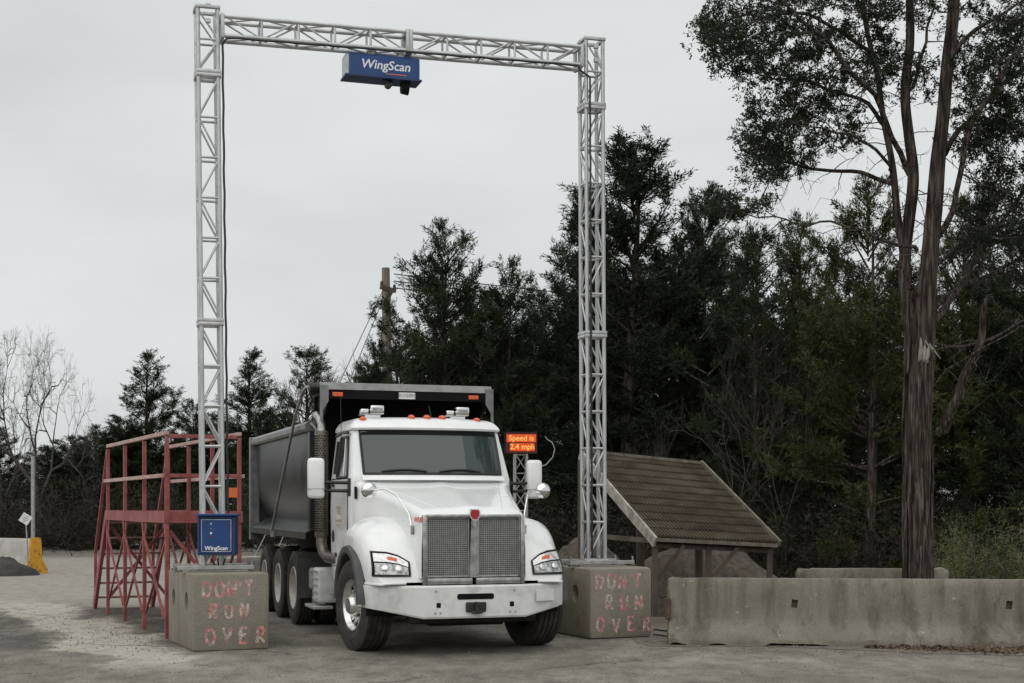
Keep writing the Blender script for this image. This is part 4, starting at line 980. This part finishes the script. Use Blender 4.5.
# utility pole with cross-arms and wires
UY = 44.0; p = at(387, 268, UY)
up_ = empty('utility_pole', (p.x, UY, 0), R(20), 'weathered wooden utility pole rising behind the evergreen tree', 'utility pole')
b = MB(); b.tube([(0, 0, -.2), (.02, 0, p.z*.5), (-.04, 0, p.z)], [.19, .16, .12], 12); b.build('pole', M['polewood'], up_, 50)
for y_, z_ in ((-.16, -.95), (.16, -.9)):
    b = MB(); b.box((0, y_, p.z+z_+.05), (.42 if y_ < 0 else .36, .10, .12), Matrix.Rotation(R(-62), 3, 'Y')); b.build('cross_arm', M['wood'], up_)
b = MB(); b.box((.0, -.12, p.z-.65), (.5, .1, .12), Matrix.Rotation(R(12), 3, 'Y')); b.build('cross_arm', M['wood'], up_)
for x_ in (-.2, .2):
    b = MB(); b.lathe([(.03, -.05), (.05, 0), (.045, .12), (.02, .16)], 10, (x_, -.12, p.z-.62-x_*.2), 'z'); b.build('insulator', M['black'], up_)
wires = []
for k, (x0_, y0_, x1_, y1_) in enumerate(((394, 274, 1120, 330), (394, 281, 1120, 345), (396, 288, 1120, 352))):
    b = MB(); a_, c_ = at(x0_, y0_, UY), at(x1_, y1_, 62); pts = []
    for i in range(25):
        t = i/24; q = a_.lerp(c_, t); q.z -= .9*4*t*(1-t)*.35; pts.append(q)
    b.tube(pts, .017, 5); tag(b.build('overhead_wire', M['black'], None, 60), ('top', 'middle', 'bottom')[k]+' overhead wire running right from the utility pole', 'wire', 'wires from the utility pole')
for k, (x1_, y1_) in enumerate(((318, 425), (330, 425))):
    b = MB(); a_ = at(383, 290+k*9, UY); c_ = at(x1_-70, y1_+60, UY-3); c_ = a_+(at(x1_, y1_, UY)-a_)*2.0; c_.z = max(c_.z, 0); b.tube([a_, a_.lerp(c_, .5)-Vector((0, 0, .1)), c_], .017, 5)
    tag(b.build('guy_wire', M['alu_dark'], None, 60), ('upper', 'lower')[k]+' guy wire slanting down left from the utility pole', 'wire', 'guy wires of the utility pole')

# ------------------------------------------------------------------ vegetation
def leaves_mesh(name, base, dirs, ln, wd, m, seed):
    g_ = np.random.default_rng(seed); n = len(base)
    d = dirs/np.maximum(1e-6, np.linalg.norm(dirs, axis=1))[:, None]
    r_ = g_.normal(size=(n, 3)); s_ = np.cross(d, r_); s_ /= np.maximum(1e-6, np.linalg.norm(s_, axis=1))[:, None]
    L_ = ln*(.6+.8*g_.random(n))[:, None]; W_ = wd*(.6+.8*g_.random(n))[:, None]
    V = np.empty((n, 4, 3)); V[:, 0] = base; V[:, 1] = base+d*L_*.55+s_*W_*.5; V[:, 2] = base+d*L_; V[:, 3] = base+d*L_*.45-s_*W_*.5
    me = bpy.data.meshes.new(name); me.vertices.add(n*4); me.vertices.foreach_set('co', V.reshape(-1).astype(np.float32))
    me.loops.add(n*4); me.loops.foreach_set('vertex_index', np.arange(n*4, dtype=np.int32))
    me.polygons.add(n); me.polygons.foreach_set('loop_start', np.arange(0, n*4, 4, dtype=np.int32)); me.polygons.foreach_set('loop_total', np.full(n, 4, dtype=np.int32))
    me.update(calc_edges=True); me.materials.append(m); return me
def twig_leaves(twigs, per, spread, seed):      # twigs: array (k,6) start, end
    g_ = np.random.default_rng(seed); k = len(twigs); a = np.repeat(twigs[:, :3], per, 0); b_ = np.repeat(twigs[:, 3:], per, 0)
    t = g_.random(k*per)[:, None]; d = b_-a; L_ = np.linalg.norm(d, axis=1)[:, None]
    base = a+d*t+g_.normal(size=(k*per, 3))*spread*(1.1-t*.6)
    dirs = d/np.maximum(L_, 1e-6)+g_.normal(size=(k*per, 3))*.55
    return base, dirs
def cedar(seed, H, Rm, nb=130, bare=.06, shape=.8, per=26, leaders=3, m='cedar', leaf=(.12, .021), dens=10.0):
    q = random.Random(seed); wood = MB(); tw = []
    wood.tube([(0, 0, -.2), (q.uniform(-.1, .1), q.uniform(-.1, .1), H*.4), (q.uniform(-.15, .15), q.uniform(-.15, .15), H*.93)], [H*.018, H*.012, .015], 7)
    lead = [((0, 0), H)]
    for k in range(leaders):
        a = q.uniform(0, 6.28); d = Rm*q.uniform(.22, .55); lead.append(((d*math.cos(a), d*math.sin(a)), H*q.uniform(.68, .9)))
    for i in range(nb):
        (lx, ly), lh = lead[0] if q.random() < .62 else q.choice(lead)
        f = q.random()**.85; z = lh*(bare+(1-bare)*f); t = z/lh
        L_ = (Rm if lh == H else Rm*.6)*(max(0.02, 1-t)**shape)*q.uniform(.55, 1.2)+.22
        az = q.uniform(0, 6.283); el = R(-5+55*t+q.uniform(-12, 16))
        d = Vector((math.cos(az)*math.cos(el), math.sin(az)*math.cos(el), math.sin(el)))
        k = z/H; p0 = Vector((lx*min(1, k*1.4), ly*min(1, k*1.4), z-L_*.15))
        p1 = p0+d*L_*.55; p2 = p0+d*L_+Vector((0, 0, .10*L_))
        wood.tube([p0, p1, p2], [.012+L_*.012, .010+L_*.006, .004], 4, False)
        for j in range(max(4, int(L_*dens))):
            s_ = .22+.78*q.random()**.8; p = p0.lerp(p1, s_/.55) if s_ < .55 else p1.lerp(p2, (s_-.55)/.45)
            dd = (d*.75+Vector((q.gauss(0, .55), q.gauss(0, .55), q.gauss(.28, .35)))).normalized()
            tl = q.uniform(.25, .55)*(.7+.4*(1-t)); e = p+dd*tl; tw.append((*p, *e))
    tw = np.array(tw); base, dirs = twig_leaves(tw, per, .045, seed)
    return wood.mesh('trunk', M['bark'], 60, False), leaves_mesh('crown', base, dirs, leaf[0], leaf[1], M[m], seed)
V_ = {'tall': cedar(1, 11, 2.7, 210, .05, .55, 40, 5, 'cedardark'), 'broad': cedar(2, 9, 3.2, 210, .05, .62, 38, 6, 'cedar'),
      'spire': cedar(3, 8, 2.1, 150, .05, .8, 38, 3, 'cedar'), 'olive': cedar(4, 9, 2.7, 150, .08, .55, 38, 6, 'cedar2'), 'loose': cedar(5, 8.5, 2.7, 110, .12, .65, 36, 5, 'cedar', dens=8)}
HV = {'tall': 11, 'broad': 9, 'spire': 8, 'olive': 9, 'loose': 8.5}
def plant(px, topy, Y, kind, wscale, rz, label, group=None, name='evergreen_tree', cat='tree'):
    x = (px-512)*Y/F; z0 = gz(x, Y); top = CAMZ-(topy-HORIZ)*Y/F; s_ = (top-z0)/HV[kind]
    o = empty(name, (x, Y, z0), R(rz), label, cat, group); o.scale = (s_*wscale, s_*wscale, s_)
    put('trunk', V_[kind][0], o); put('crown', V_[kind][1], o); return o
G1 = 'evergreen trees of the wood behind the yard'
for a in [
 (445, 236, 40, 'broad', 1.0, 20, 'broad dark evergreen directly behind the tipper body'),
 (508, 272, 41, 'broad', .85, 80, 'narrower evergreen just right of the broad one behind the tipper'),
 (376, 350, 41, 'broad', .75, 120, 'small evergreen beside the utility pole'),
 (634, 146, 41, 'tall', 1.38, 40, 'tallest dark evergreen behind the right gantry tower'),
 (588, 200, 43, 'tall', .85, 160, 'dark evergreen between the tallest evergreen and the truck roof'),
 (705, 196, 43, 'tall', .85, 250, 'dark evergreen to the right of the tallest one'),
 (757, 236, 38, 'loose', 1.0, 30, 'loose evergreen above the right end of the tiled roof'),
 (800, 232, 40, 'olive', .9, 10, 'olive green tree behind the tiled shelter'),
 (868, 196, 36, 'olive', 1.0, 100, 'olive green tree just left of the big cedar trunk'),
 (965, 210, 37, 'olive', .95, 200, 'olive green tree just right of the big cedar trunk'),
 (1030, 235, 36, 'broad', 1.0, 260, 'dark evergreen at the right edge of the wood'),
 (120, 425, 57, 'broad', 1.8, 33, 'low dark evergreen right behind the red platform stairs'),
 (70, 440, 56, 'broad', 1.9, 222, 'low dark evergreen between the bare tree and the red platform'),
 (148, 360, 58, 'spire', 1.3, 15, 'pointed dark evergreen rising above the red platform'),
 (250, 358, 58, 'spire', 1.3, 95, 'pointed evergreen just right of the left gantry tower'),
 (308, 352, 56, 'loose', 1.2, 200, 'loose evergreen behind the tarp arm of the tipper'),
 (196, 405, 60, 'broad', 1.3, 300, 'low evergreen behind the left gantry tower'),
 (96, 430, 60, 'broad', 1.6, 60, 'low dark evergreen left of the pointed one above the platform'),
 (-5, 432, 60, 'broad', 1.7, 140, 'dark evergreen at the left edge of the wood'),
 (48, 448, 62, 'tall', 2.0, 10, 'low evergreen behind the bare tree')]:
    plant(*a, group=G1)
q = random.Random(5)
for px, ty, Y in [(-260, 455, 68), (-200, 450, 70), (-150, 460, 69), (-100, 450, 71), (-40, 470, 70), (20, 465, 72), (75, 468, 70), (130, 440, 72), (180, 445, 70), (225, 430, 72), (280, 420, 70), (340, 430, 66), (400, 330, 52), (470, 330, 52), (545, 300, 52), (600, 270, 53), (665, 250, 54), (735, 270, 53), (790, 290, 52), (845, 280, 50), (910, 270, 50), (985, 280, 50), (1050, 250, 48), (1120, 260, 48), (1190, 250, 49)]:
    plant(px, ty, Y, q.choice(['broad', 'tall', 'broad']), q.uniform(1.2, 1.5)*(1.4 if px < 360 else 1), q.uniform(0, 360), 'dark evergreen in the shaded back row of the wood', 'back row evergreens of the wood')
# undergrowth
def brush(name, n, xr, yr, hfun, m, label, seed, ln=.17, wd=.02):
    g_ = np.random.default_rng(seed); tw = []
    for _ in range(n):
        x, y = g_.uniform(*xr), g_.uniform(*yr); z = gz(x, y); h = hfun(x, y)*g_.uniform(.3, 1.0)
        p = Vector((x, y, z+h*g_.random()**.7)); d = Vector((g_.normal()*.6, g_.normal()*.6, .7)); tw.append((*p, *(p+d*.5)))
    b_, d_ = twig_leaves(np.array(tw), 15, .10, seed); o = put(name, leaves_mesh(name, b_, d_, ln, wd, M[m], seed)); tag(o, label, 'undergrowth', kind='stuff'); return o
brush('undergrowth', 8000, (-2, 20), (33, 39), lambda x, y: 2.6, 'brush', 'dense dark undergrowth below the trees on the right', 21)
brush('undergrowth', 5600, (-36, -2), (47, 56), lambda x, y: 2.6, 'brush', 'dense dark undergrowth below the trees on the left', 22, .22, .03)
# shrubs by the barrier
def shrub(loc, h, r_, m, label, seed, nt=260):
    g_ = random.Random(seed); tw = []; wood = MB()
    for i in range(nt//9):
        a = g_.uniform(0, 6.28); el = R(g_.uniform(25, 80)); L_ = h*g_.uniform(.6, 1.1); d = Vector((math.cos(a)*math.cos(el)*r_/h, math.sin(a)*math.cos(el)*r_/h, math.sin(el)))
        wood.tube([(0, 0, -.05), d*L_*.5, d*L_], [.02, .012, .004], 4, False)
        for j in range(9):
            t = g_.uniform(.3, 1); p = d*L_*t; e = p+Vector((g_.gauss(0, .2), g_.gauss(0, .2), g_.gauss(.08, .12)))+d*.15; tw.append((*p, *e))
    b_, d_ = twig_leaves(np.array(tw), 26, .035, seed)
    o = empty('evergreen_shrub', (loc[0], loc[1], gz(*loc)), 0, label, 'shrub', 'shrubs behind the long barrier')
    wood.build('stem', M['twig'], o, 60, fix=False); put('foliage', leaves_mesh('foliage', b_, d_, .05, .011, M[m], seed), o)
shrub((6.75, 21.6), 1.25, .9, 'shrub', 'light green shrub right of the big cedar trunk', 1, 300)
shrub((7.7, 21.2), 1.45, 1.1, 'shrub', 'light green shrub at the right edge behind the barrier', 2, 360)
shrub((7.3, 22.6), 1.7, 1.0, 'cedar2', 'olive green shrub behind the light green ones', 3, 300)
# bare trees by recursive branching
def bare_tree(seed, H, spread, levels=6, trunk_r=.16, fork=.3, halfw=None):
    g_ = random.Random(seed); tr, br = MB(), MB()
    def grow(p, d, L_, r_, lv):
        n = 3; pts = [p]; q = p.copy(); dd = d.copy()
        for i in range(n):
            nz_ = .03 if lv == 0 else .11; dd = (dd+Vector((g_.gauss(0, nz_), g_.gauss(0, nz_), g_.gauss(.03, .06)))).normalized(); q = q+dd*L_/n; pts.append(q.copy())
        (tr if lv == 0 else br).tube(pts, [r_, r_*.9, r_*.8, r_*.7], 8 if lv < 2 else (5 if lv < 4 else 3), False)
        if lv >= levels: return
        k = 2 if g_.random() < .45 else 3
        for j in range(k):
            a = g_.uniform(0, 6.28); ang = R(g_.uniform(14, 40))*spread; side = dd.orthogonal().normalized(); side.rotate(Matrix.Rotation(a, 3, dd) if False else Matrix.Rotation(a, 4, dd).to_3x3())
            nd = (dd*math.cos(ang)+side*math.sin(ang)).normalized(); st = pts[-1] if j == 0 else pts[g_.choice([2, 3])]
            grow(st.copy(), nd, L_*g_.uniform(.66, .86), r_*g_.uniform(.58, .72), lv+1)
    grow(Vector((0, 0, -.1)), Vector((0, 0, 1)), H*fork, trunk_r, 0)
    zt = max(v[2] for v in br.v); s_ = H/zt
    w_ = sorted(math.hypot(v[0], v[1]) for v in br.v)[int(len(br.v)*.95)]; k_ = (halfw or H*.28)/w_; rs = 1.0
    tr.v = [(x, y, z*s_) for x, y, z in tr.v]; br.v = [(x*k_, y*k_, z*s_) for x, y, z in br.v]
    top = [v for v in tr.v if v[2] > max(q_[2] for q_ in tr.v)*.98]; tx_, ty_, tz_ = (sum(v[i] for v in top)/len(top) for i in range(3))
    tr.v = [(x+(k_-1)*tx_*max(0, z)/tz_, y+(k_-1)*ty_*max(0, z)/tz_, z) for x, y, z in tr.v]
    return tr, br
def place_bare(px, topy, Y, seed, label, levels=6, r_=.16, spread=1.0, rz=0, m='twig', fork=.3, halfw=None):
    x = (px-512)*Y/F; z0 = gz(x, Y); H = CAMZ-(topy-HORIZ)*Y/F-z0; tr, br = bare_tree(seed, H, spread, levels, r_, fork, halfw)
    o = empty('bare_tree', (x, Y, z0), R(rz), label, 'tree', 'leafless trees'); tr.build('trunk', M[m], o, 60, fix=False); br.build('branches', M[m], o, 60, fix=False); return o
place_bare(38, 322, 50, 12, 'large leafless tree at the far left of the yard', 9, .17, 1.5, 30, fork=.30, halfw=2.5)
place_bare(2, 372, 53, 13, 'leafless tree cut by the left edge of the picture', 6, .12, 1.1, 80)
place_bare(290, 345, 62, 14, 'thin leafless tree above the tipper side', 6, .10, .9, 10, 'twiglight')
place_bare(325, 358, 64, 15, 'thin leafless tree left of the utility pole', 6, .10, .9, 50, 'twiglight')
place_bare(352, 345, 60, 16, 'thin leafless tree just beside the utility pole', 6, .10, .9, 90, 'twiglight')
for k, (px, ty, Y) in enumerate([(735, 330, 36), (785, 310, 36), (660, 400, 36)]):
    place_bare(px, ty, Y, 30+k, ['pale leafless sapling above the right slope of the tiled roof', 'pale leafless sapling right of the tiled roof', 'leafless sapling above the ridge of the tiled roof'][k], 6, .034, 1.15, k*50, 'twiglight')

# the big cedar behind the barrier: stems traced in the photograph, each at its own depth
TY = 19.35
bt = empty('cedar_tree', (at(918, 600, TY).x, TY, gz(5.4, TY)), 0, 'big many-stemmed cedar tree growing just behind the long barrier', 'tree')
T0 = Vector(bt.location)
def P(px, py, dy=0): return at(px, py, TY+dy)-T0
stems = [
 ([P(918, 632), P(919, 560), P(918, 480), P(919, 400), P(921, 345)], [.215, .185, .176, .172, .16]),
 ([P(916, 360, .02), P(907, 300, .05), P(908, 250, .05), P(910, 180, .1), P(908, 100, .1), P(910, 0, .2), P(908, -140, .2)], [.11, .085, .078, .07, .062, .05, .025]),
 ([P(923, 360, -.02), P(927, 274, -.08), P(934, 210, -.1), P(943, 121, -.15), P(953, 0, -.2), P(958, -160, -.2)], [.15, .12, .105, .088, .07, .025]),
 ([P(908, 290, .02), P(895, 200, .15), P(886, 130, .2), P(878, 80, .3), P(864, 10, .4), P(855, -80, .5)], [.06, .048, .042, .038, .03, .015])]
limbs = [
 ([P(938, 432, -.05), P(955, 400, -.3), P(972, 365, -.5), P(985, 322, -.6), P(990, 295, -.7)], [.09, .075, .065, .055, .02]),
 ([P(924, 335, 0), P(950, 300, .3), P(985, 245, .6), P(1024, 190, .8), P(1070, 120, 1.0)], [.06, .05, .04, .03, .015]),
 ([P(926, 320, .1), P(955, 290, .6), P(1000, 268, 1.0), P(1060, 235, 1.4)], [.05, .04, .03, .012]),
 ([P(930, 250, 0), P(955, 200, -.4), P(970, 130, -.7), P(1010, 60, -1.1), P(1050, 0, -1.3)], [.06, .05, .045, .03, .012]),
 ([P(917, 250, -.1), P(885, 240, -.5), P(848, 226, -.8), P(800, 222, -1.0), P(735, 210, -1.2)], [.035, .028, .02, .015, .008]),
 ([P(894, 184, .1), P(865, 176, .3), P(822, 170, .5), P(780, 160, .7), P(755, 150, .8)], [.04, .035, .028, .02, .008]),
 ([P(910, 175, .09), P(880, 110, -.3), P(845, 60, -.7), P(806, 18, -1.0), P(760, -10, -1.2)], [.05, .042, .036, .028, .01]),
 ([P(884, 125, .2), P(850, 95, .6), P(800, 80, .9), P(745, 70, 1.2)], [.04, .03, .022, .008]),
 ([P(872, 55, .3), P(820, 20, .2), P(760, 15, -.1), P(705, 25, -.3)], [.035, .028, .02, .008]),
 ([P(940, 160, -.1), P(975, 110, .4), P(1024, 70, .9), P(1080, 40, 1.2)], [.05, .04, .03, .01]),
 ([P(948, 60, -.2), P(985, 25, -.4), P(1040, -10, -.7)], [.045, .03, .01]),
 ([P(909, 90, .1), P(925, 40, .6), P(935, -30, 1.0)], [.035, .025, .01]),
 ([P(929, 270, 0), P(975, 235, .9), P(1030, 215, 1.5)], [.035, .025, .01]),
 ([P(920, 300, 0), P(905, 275, -.5), P(893, 250, -.8)], [.025, .018, .006]),
 ([P(890, 170, .1), P(862, 140, -.6), P(830, 130, -1.2), P(790, 120, -1.5)], [.03, .024, .018, .006]),
 ([P(928, 345, 0), P(990, 340, .5), P(1060, 300, .9)], [.03, .025, .01]),
 ([P(922, 400, 0), P(975, 352, -.6), P(1040, 318, -1.0)], [.02, .016, .006])]
def smooth_path(pts, rr, k=4):
    o, r2 = [], []
    for i in range(len(pts)-1):
        p0, p1, p2, p3 = pts[max(0, i-1)], pts[i], pts[i+1], pts[min(len(pts)-1, i+2)]
        for j in range(k):
            t = j/k; o.append(.5*((2*p1)+(p2-p0)*t+(2*p0-5*p1+4*p2-p3)*t*t+(3*p1-p0-3*p2+p3)*t**3)); r2.append(rr[i]+(rr[i+1]-rr[i])*t)
    o.append(pts[-1]); r2.append(rr[-1]); return o, r2
skel = []
tr = MB()
for i, (pts, rr) in enumerate(stems):
    p_, r_ = smooth_path(pts, rr, 12)
    p_ = [p+Vector((mnoise.noise((p.z*.9, i*7, 1)), mnoise.noise((p.z*.9, i*7, 4)), 0))*(.03 if i == 0 else .06)*min(1, abs(p.z-pts[0].z)*1.5) for p in p_]
    k0 = len(tr.v); tr.tube(p_, r_, 34 if i == 0 else 18)
    for j in range(k0, len(tr.v)):                      # fluted shredding bark
        v = Vector(tr.v[j]); c = min(p_, key=lambda c_: (c_-v).length); d = v-c; ang = math.atan2(d.y, d.x)
        n_ = mnoise.noise((math.cos(ang)*2.4, math.sin(ang)*2.4, v.z*.35+i*5))*.24+mnoise.noise((math.cos(ang)*6, math.sin(ang)*6, v.z*.8))*.17
        tr.v[j] = tuple(c+d*(1+n_))
    skel += p_[len(p_)//3:] if i else []
tr.build('trunk', M['bark'], bt, 50, fix=False)
bs = MB(); q = random.Random(17)                        # loose shredding strips of bark
for _ in range(110):
    ang = q.uniform(0, 6.283); z0_ = q.uniform(.1, 3.6); ln_ = q.uniform(.3, 1.1); w_ = q.uniform(.015, .04); rw = []
    for k in range(7):
        z_ = z0_+ln_*k/6; rr_ = interp(z_, [(0, .235), (.5, .215), (1.6, .203), (2.7, .198), (3.5, .182), (4.6, .16)])*.93+.012*math.sin(k/6*3.14)+(.02 if k in (0, 6) else 0)*q.random(); aa = ang+.05*math.sin(z_*2+ang*3)
        wk = w_*(.25+.75*math.sin((k+.6)/7.2*3.14)); cx_ = .03*mnoise.noise((z_*.9, 0, 1)); c_ = Vector((cx_, 0, z_)); t_ = Vector((-math.sin(aa), math.cos(aa), 0)); n_ = Vector((math.cos(aa), math.sin(aa), 0)); rw.append([c_+n_*rr_-t_*wk, c_+n_*(rr_+.008), c_+n_*rr_+t_*wk])
    bs.grid(rw)
bs.build('bark_strips', M['bark'], bt, 60, fix=False)['kind'] = 'stuff'
for pts, rr in limbs:
    pts = [p.copy() for p in pts]; p_, r_ = smooth_path(pts, [x_*.8 for x_ in rr], 5)
    p_ = [p_[0]]+[p+Vector((mnoise.noise((p.x*2.5, p.z*2.5, 1)), mnoise.noise((p.x*2.5, p.z*2.5, 4)), mnoise.noise((p.x*2.5, p.z*2.5, 8))))*.09 for p in p_[1:]]
    b = MB(); b.tube(p_, r_, 8); b.build('limb', M['bark'], bt, 60, fix=False); skel += p_[len(p_)//3:]
b = MB()
for k in range(3):                                      # splintered stub where a limb tore off
    p0 = P(920+k*3, 362, -.15); p1 = P(921+k*4, 338+k*3, -.20); b.tube([p0, p0.lerp(p1, .5)+Vector((0, -.03, .02)), p1, p1+Vector((.05+.05*k, -.02, -.10-.05*k))], [.03, .028, .018, .004], 6)
b.build('torn_limb', M['barge'], bt, 60, fix=False); tag(bt.children[-1], 'pale splintered stub of a torn-off limb')
# foliage clumps spread through the crown
ell = [(985, 105, .1, 42, 52, 1.2, 48), (1000, 215, .2, 45, 35, 1.1, 44), (775, 35, -.2, 82, 55, 1.5, 120), (800, 130, .1, 62, 42, 1.2, 85), (845, 55, .2, 60, 60, 1.5, 60), (735, 205, -1.1, 34, 16, .4, 22), (905, -15, .2, 80, 48, 1.5, 60), (1010, 55, .2, 62, 62, 1.5, 75), (1015, 165, .5, 55, 60, 1.3, 75), (1085, 100, .3, 80, 110, 1.6, 70),
       (930, -120, 0, 130, 70, 1.8, 90), (800, -65, 0, 100, 55, 1.5, 70), (765, 165, -.2, 30, 26, .8, 26), (895, 70, .3, 45, 40, 1.0, 22), (1000, 250, 1.0, 50, 30, .8, 26), (715, 45, -.2, 24, 30, .6, 18)]
SK = np.array([tuple(p) for p in skel]); tw = []; twm = MB(); q = random.Random(99); cl = []
for (cx, cy, dy, rx, ry, rd, n) in ell:
    for _ in range(int(n*1.0)):
        while True:
            u, v, w_ = q.uniform(-1, 1), q.uniform(-1, 1), q.uniform(-1, 1)
            if u*u+v*v+w_*w_ < 1: break
        cl.append(P(cx+u*rx, cy+v*ry, dy+w_*rd))
cl.sort(key=lambda c_: float(np.min(np.linalg.norm(SK-np.array(c_), axis=1))))
for c in cl:                                            # each clump hangs on the nearest limb or earlier twig
    dd = np.linalg.norm(SK-np.array(c), axis=1)+.25*np.maximum(0, SK[:, 2]-c.z); k = int(np.argmin(dd)); s0 = Vector(SK[k])
    L_ = (c-s0).length; mid = s0.lerp(c, .5)+Vector((q.gauss(0, .12), q.gauss(0, .12), q.gauss(-.04, .08)))*L_
    rr_ = .005+.008*L_; twm.tube([s0, mid, c], [rr_*1.5, rr_, .005], 5, False)
    SK = np.vstack([SK, np.array([tuple(mid), tuple(c)])])
    od = (c-s0).normalized(); big = q.uniform(.6, 1.3)
    for j in range(q.choice([7, 10, 13])):
        p = c+Vector((q.gauss(0, .075), q.gauss(0, .075), q.gauss(0, .055)))*big; e = p+(od*.5+Vector((q.gauss(0, .6), q.gauss(0, .6), q.gauss(.25, .5)))).normalized()*q.uniform(.06, .17)*big; tw.append((*p, *e))
twm.build('twigs', M['twig'], bt, 60, fix=False)
bl_, dl_ = twig_leaves(np.array(tw), 18, .022, 77)
put('crown', leaves_mesh('crown', bl_, dl_, .047, .017, M['bigleaf'], 78), bt)
bw = MB(); q = random.Random(3)                         # bare dead twigs low in the crown
for _ in range(130):
    s0 = skel[q.randrange(len(skel))]
    if s0.z > 7.2: continue
    d = Vector((q.gauss(0, 1), q.gauss(0, .7), q.gauss(.0, .45))).normalized(); L_ = q.uniform(.35, .9); pt = [s0]
    for _k in range(5): d = (d+Vector((q.gauss(0, .22), q.gauss(0, .22), q.gauss(-.05, .22)))).normalized(); pt.append(pt[-1]+d*L_/5)
    bw.tube(pt, [.009, .008, .006, .005, .004, .002], 4, False)
    for _k in range(4):
        f_ = pt[q.randrange(2, 6)]; e1 = f_+Vector((q.gauss(0, .09), q.gauss(0, .09), q.gauss(0, .09))); bw.tube([f_, e1, e1+Vector((q.gauss(0, .08), q.gauss(0, .08), q.gauss(-.03, .07)))], [.004, .003, .0015], 3, False)
bw.build('dead_twigs', M['twig'], bt, 60, fix=False)['kind'] = 'stuff'

# ------------------------------------------------------------------ loose stones and dead leaves
def stones(name, spots, label, m, size, seed, cat='gravel'):
    g_ = np.random.default_rng(seed); V, Fc = [], []
    oct_ = np.array([(1, 0, 0), (-1, 0, 0), (0, 1, 0), (0, -1, 0), (0, 0, 1), (0, 0, -1)], float); of = [(0, 2, 4), (2, 1, 4), (1, 3, 4), (3, 0, 4), (2, 0, 5), (1, 2, 5), (3, 1, 5), (0, 3, 5)]
    for (x, y) in spots:
        s_ = size*g_.uniform(.35, 1.3)**1.5; a = g_.uniform(0, 6.28); c, sn = math.cos(a), math.sin(a)
        v = oct_*(s_*g_.uniform(.7, 1.2, (6, 3)))*np.array([1, .8, .6]); v = np.stack([v[:, 0]*c-v[:, 1]*sn+x, v[:, 0]*sn+v[:, 1]*c+y, v[:, 2]+gz(x, y)+s_*.25+.004], 1)
        k = len(V); V += [tuple(p) for p in v]; Fc += [tuple(i+k for i in f) for f in of]
    me = bpy.data.meshes.new(name); me.from_pydata(V, [], Fc); finish(me, m, None); return tag(put(name, me), label, cat, kind='stuff')
g_ = np.random.default_rng(4)
sp = [(g_.uniform(1.5, 9), 17.2-.16*(0)+g_.normal()*.35-.1*(g_.random()*4)) for _ in range(900)]
sp += [(-3.9+g_.normal()*.8, 18.2+g_.normal()*1.0) for _ in range(700)]+[(-6+g_.normal()*1.2, 20.5+g_.normal()*2.2) for _ in range(900)]
sp += [(g_.uniform(-9, 8), g_.uniform(13.8, 22)) for _ in range(1500)]
stones('loose_gravel', sp, 'loose gravel stones strewn over the yard', M['stone'], .0115, 8)
n = 5200; lx = g_.uniform(4.2, 9.5, n); ly = 17.25-.09*(lx-4.2)+np.abs(g_.normal(size=n))*-.36*np.minimum(1, (lx-4.0)/2.0)
base = np.stack([lx, ly, np.full(n, .012)], 1); dirs = np.stack([g_.normal(size=n), g_.normal(size=n), g_.normal(size=n)*.25+.12], 1)
tag(put('leaf_litter', leaves_mesh('leaf_litter', base, dirs, .05, .026, M['litter'], 5)), 'dead brown leaves drifted along the foot of the long barrier', 'leaf litter', kind='stuff')
b = MB(); b.tube([(1.80, 18.45, .12), (1.95, 18.42, .10), (2.1, 18.5, .13), (2.3, 18.6, .08)], .012, 6); b.tube([(1.80, 18.5, .05), (2.0, 18.42, .03), (2.2, 18.5, .03), (2.4, 18.6, .02)], .012, 6)
tag(b.build('black_hose', M['black'], None, 60), 'short black hose lying between the right block and the barrier', 'hose')
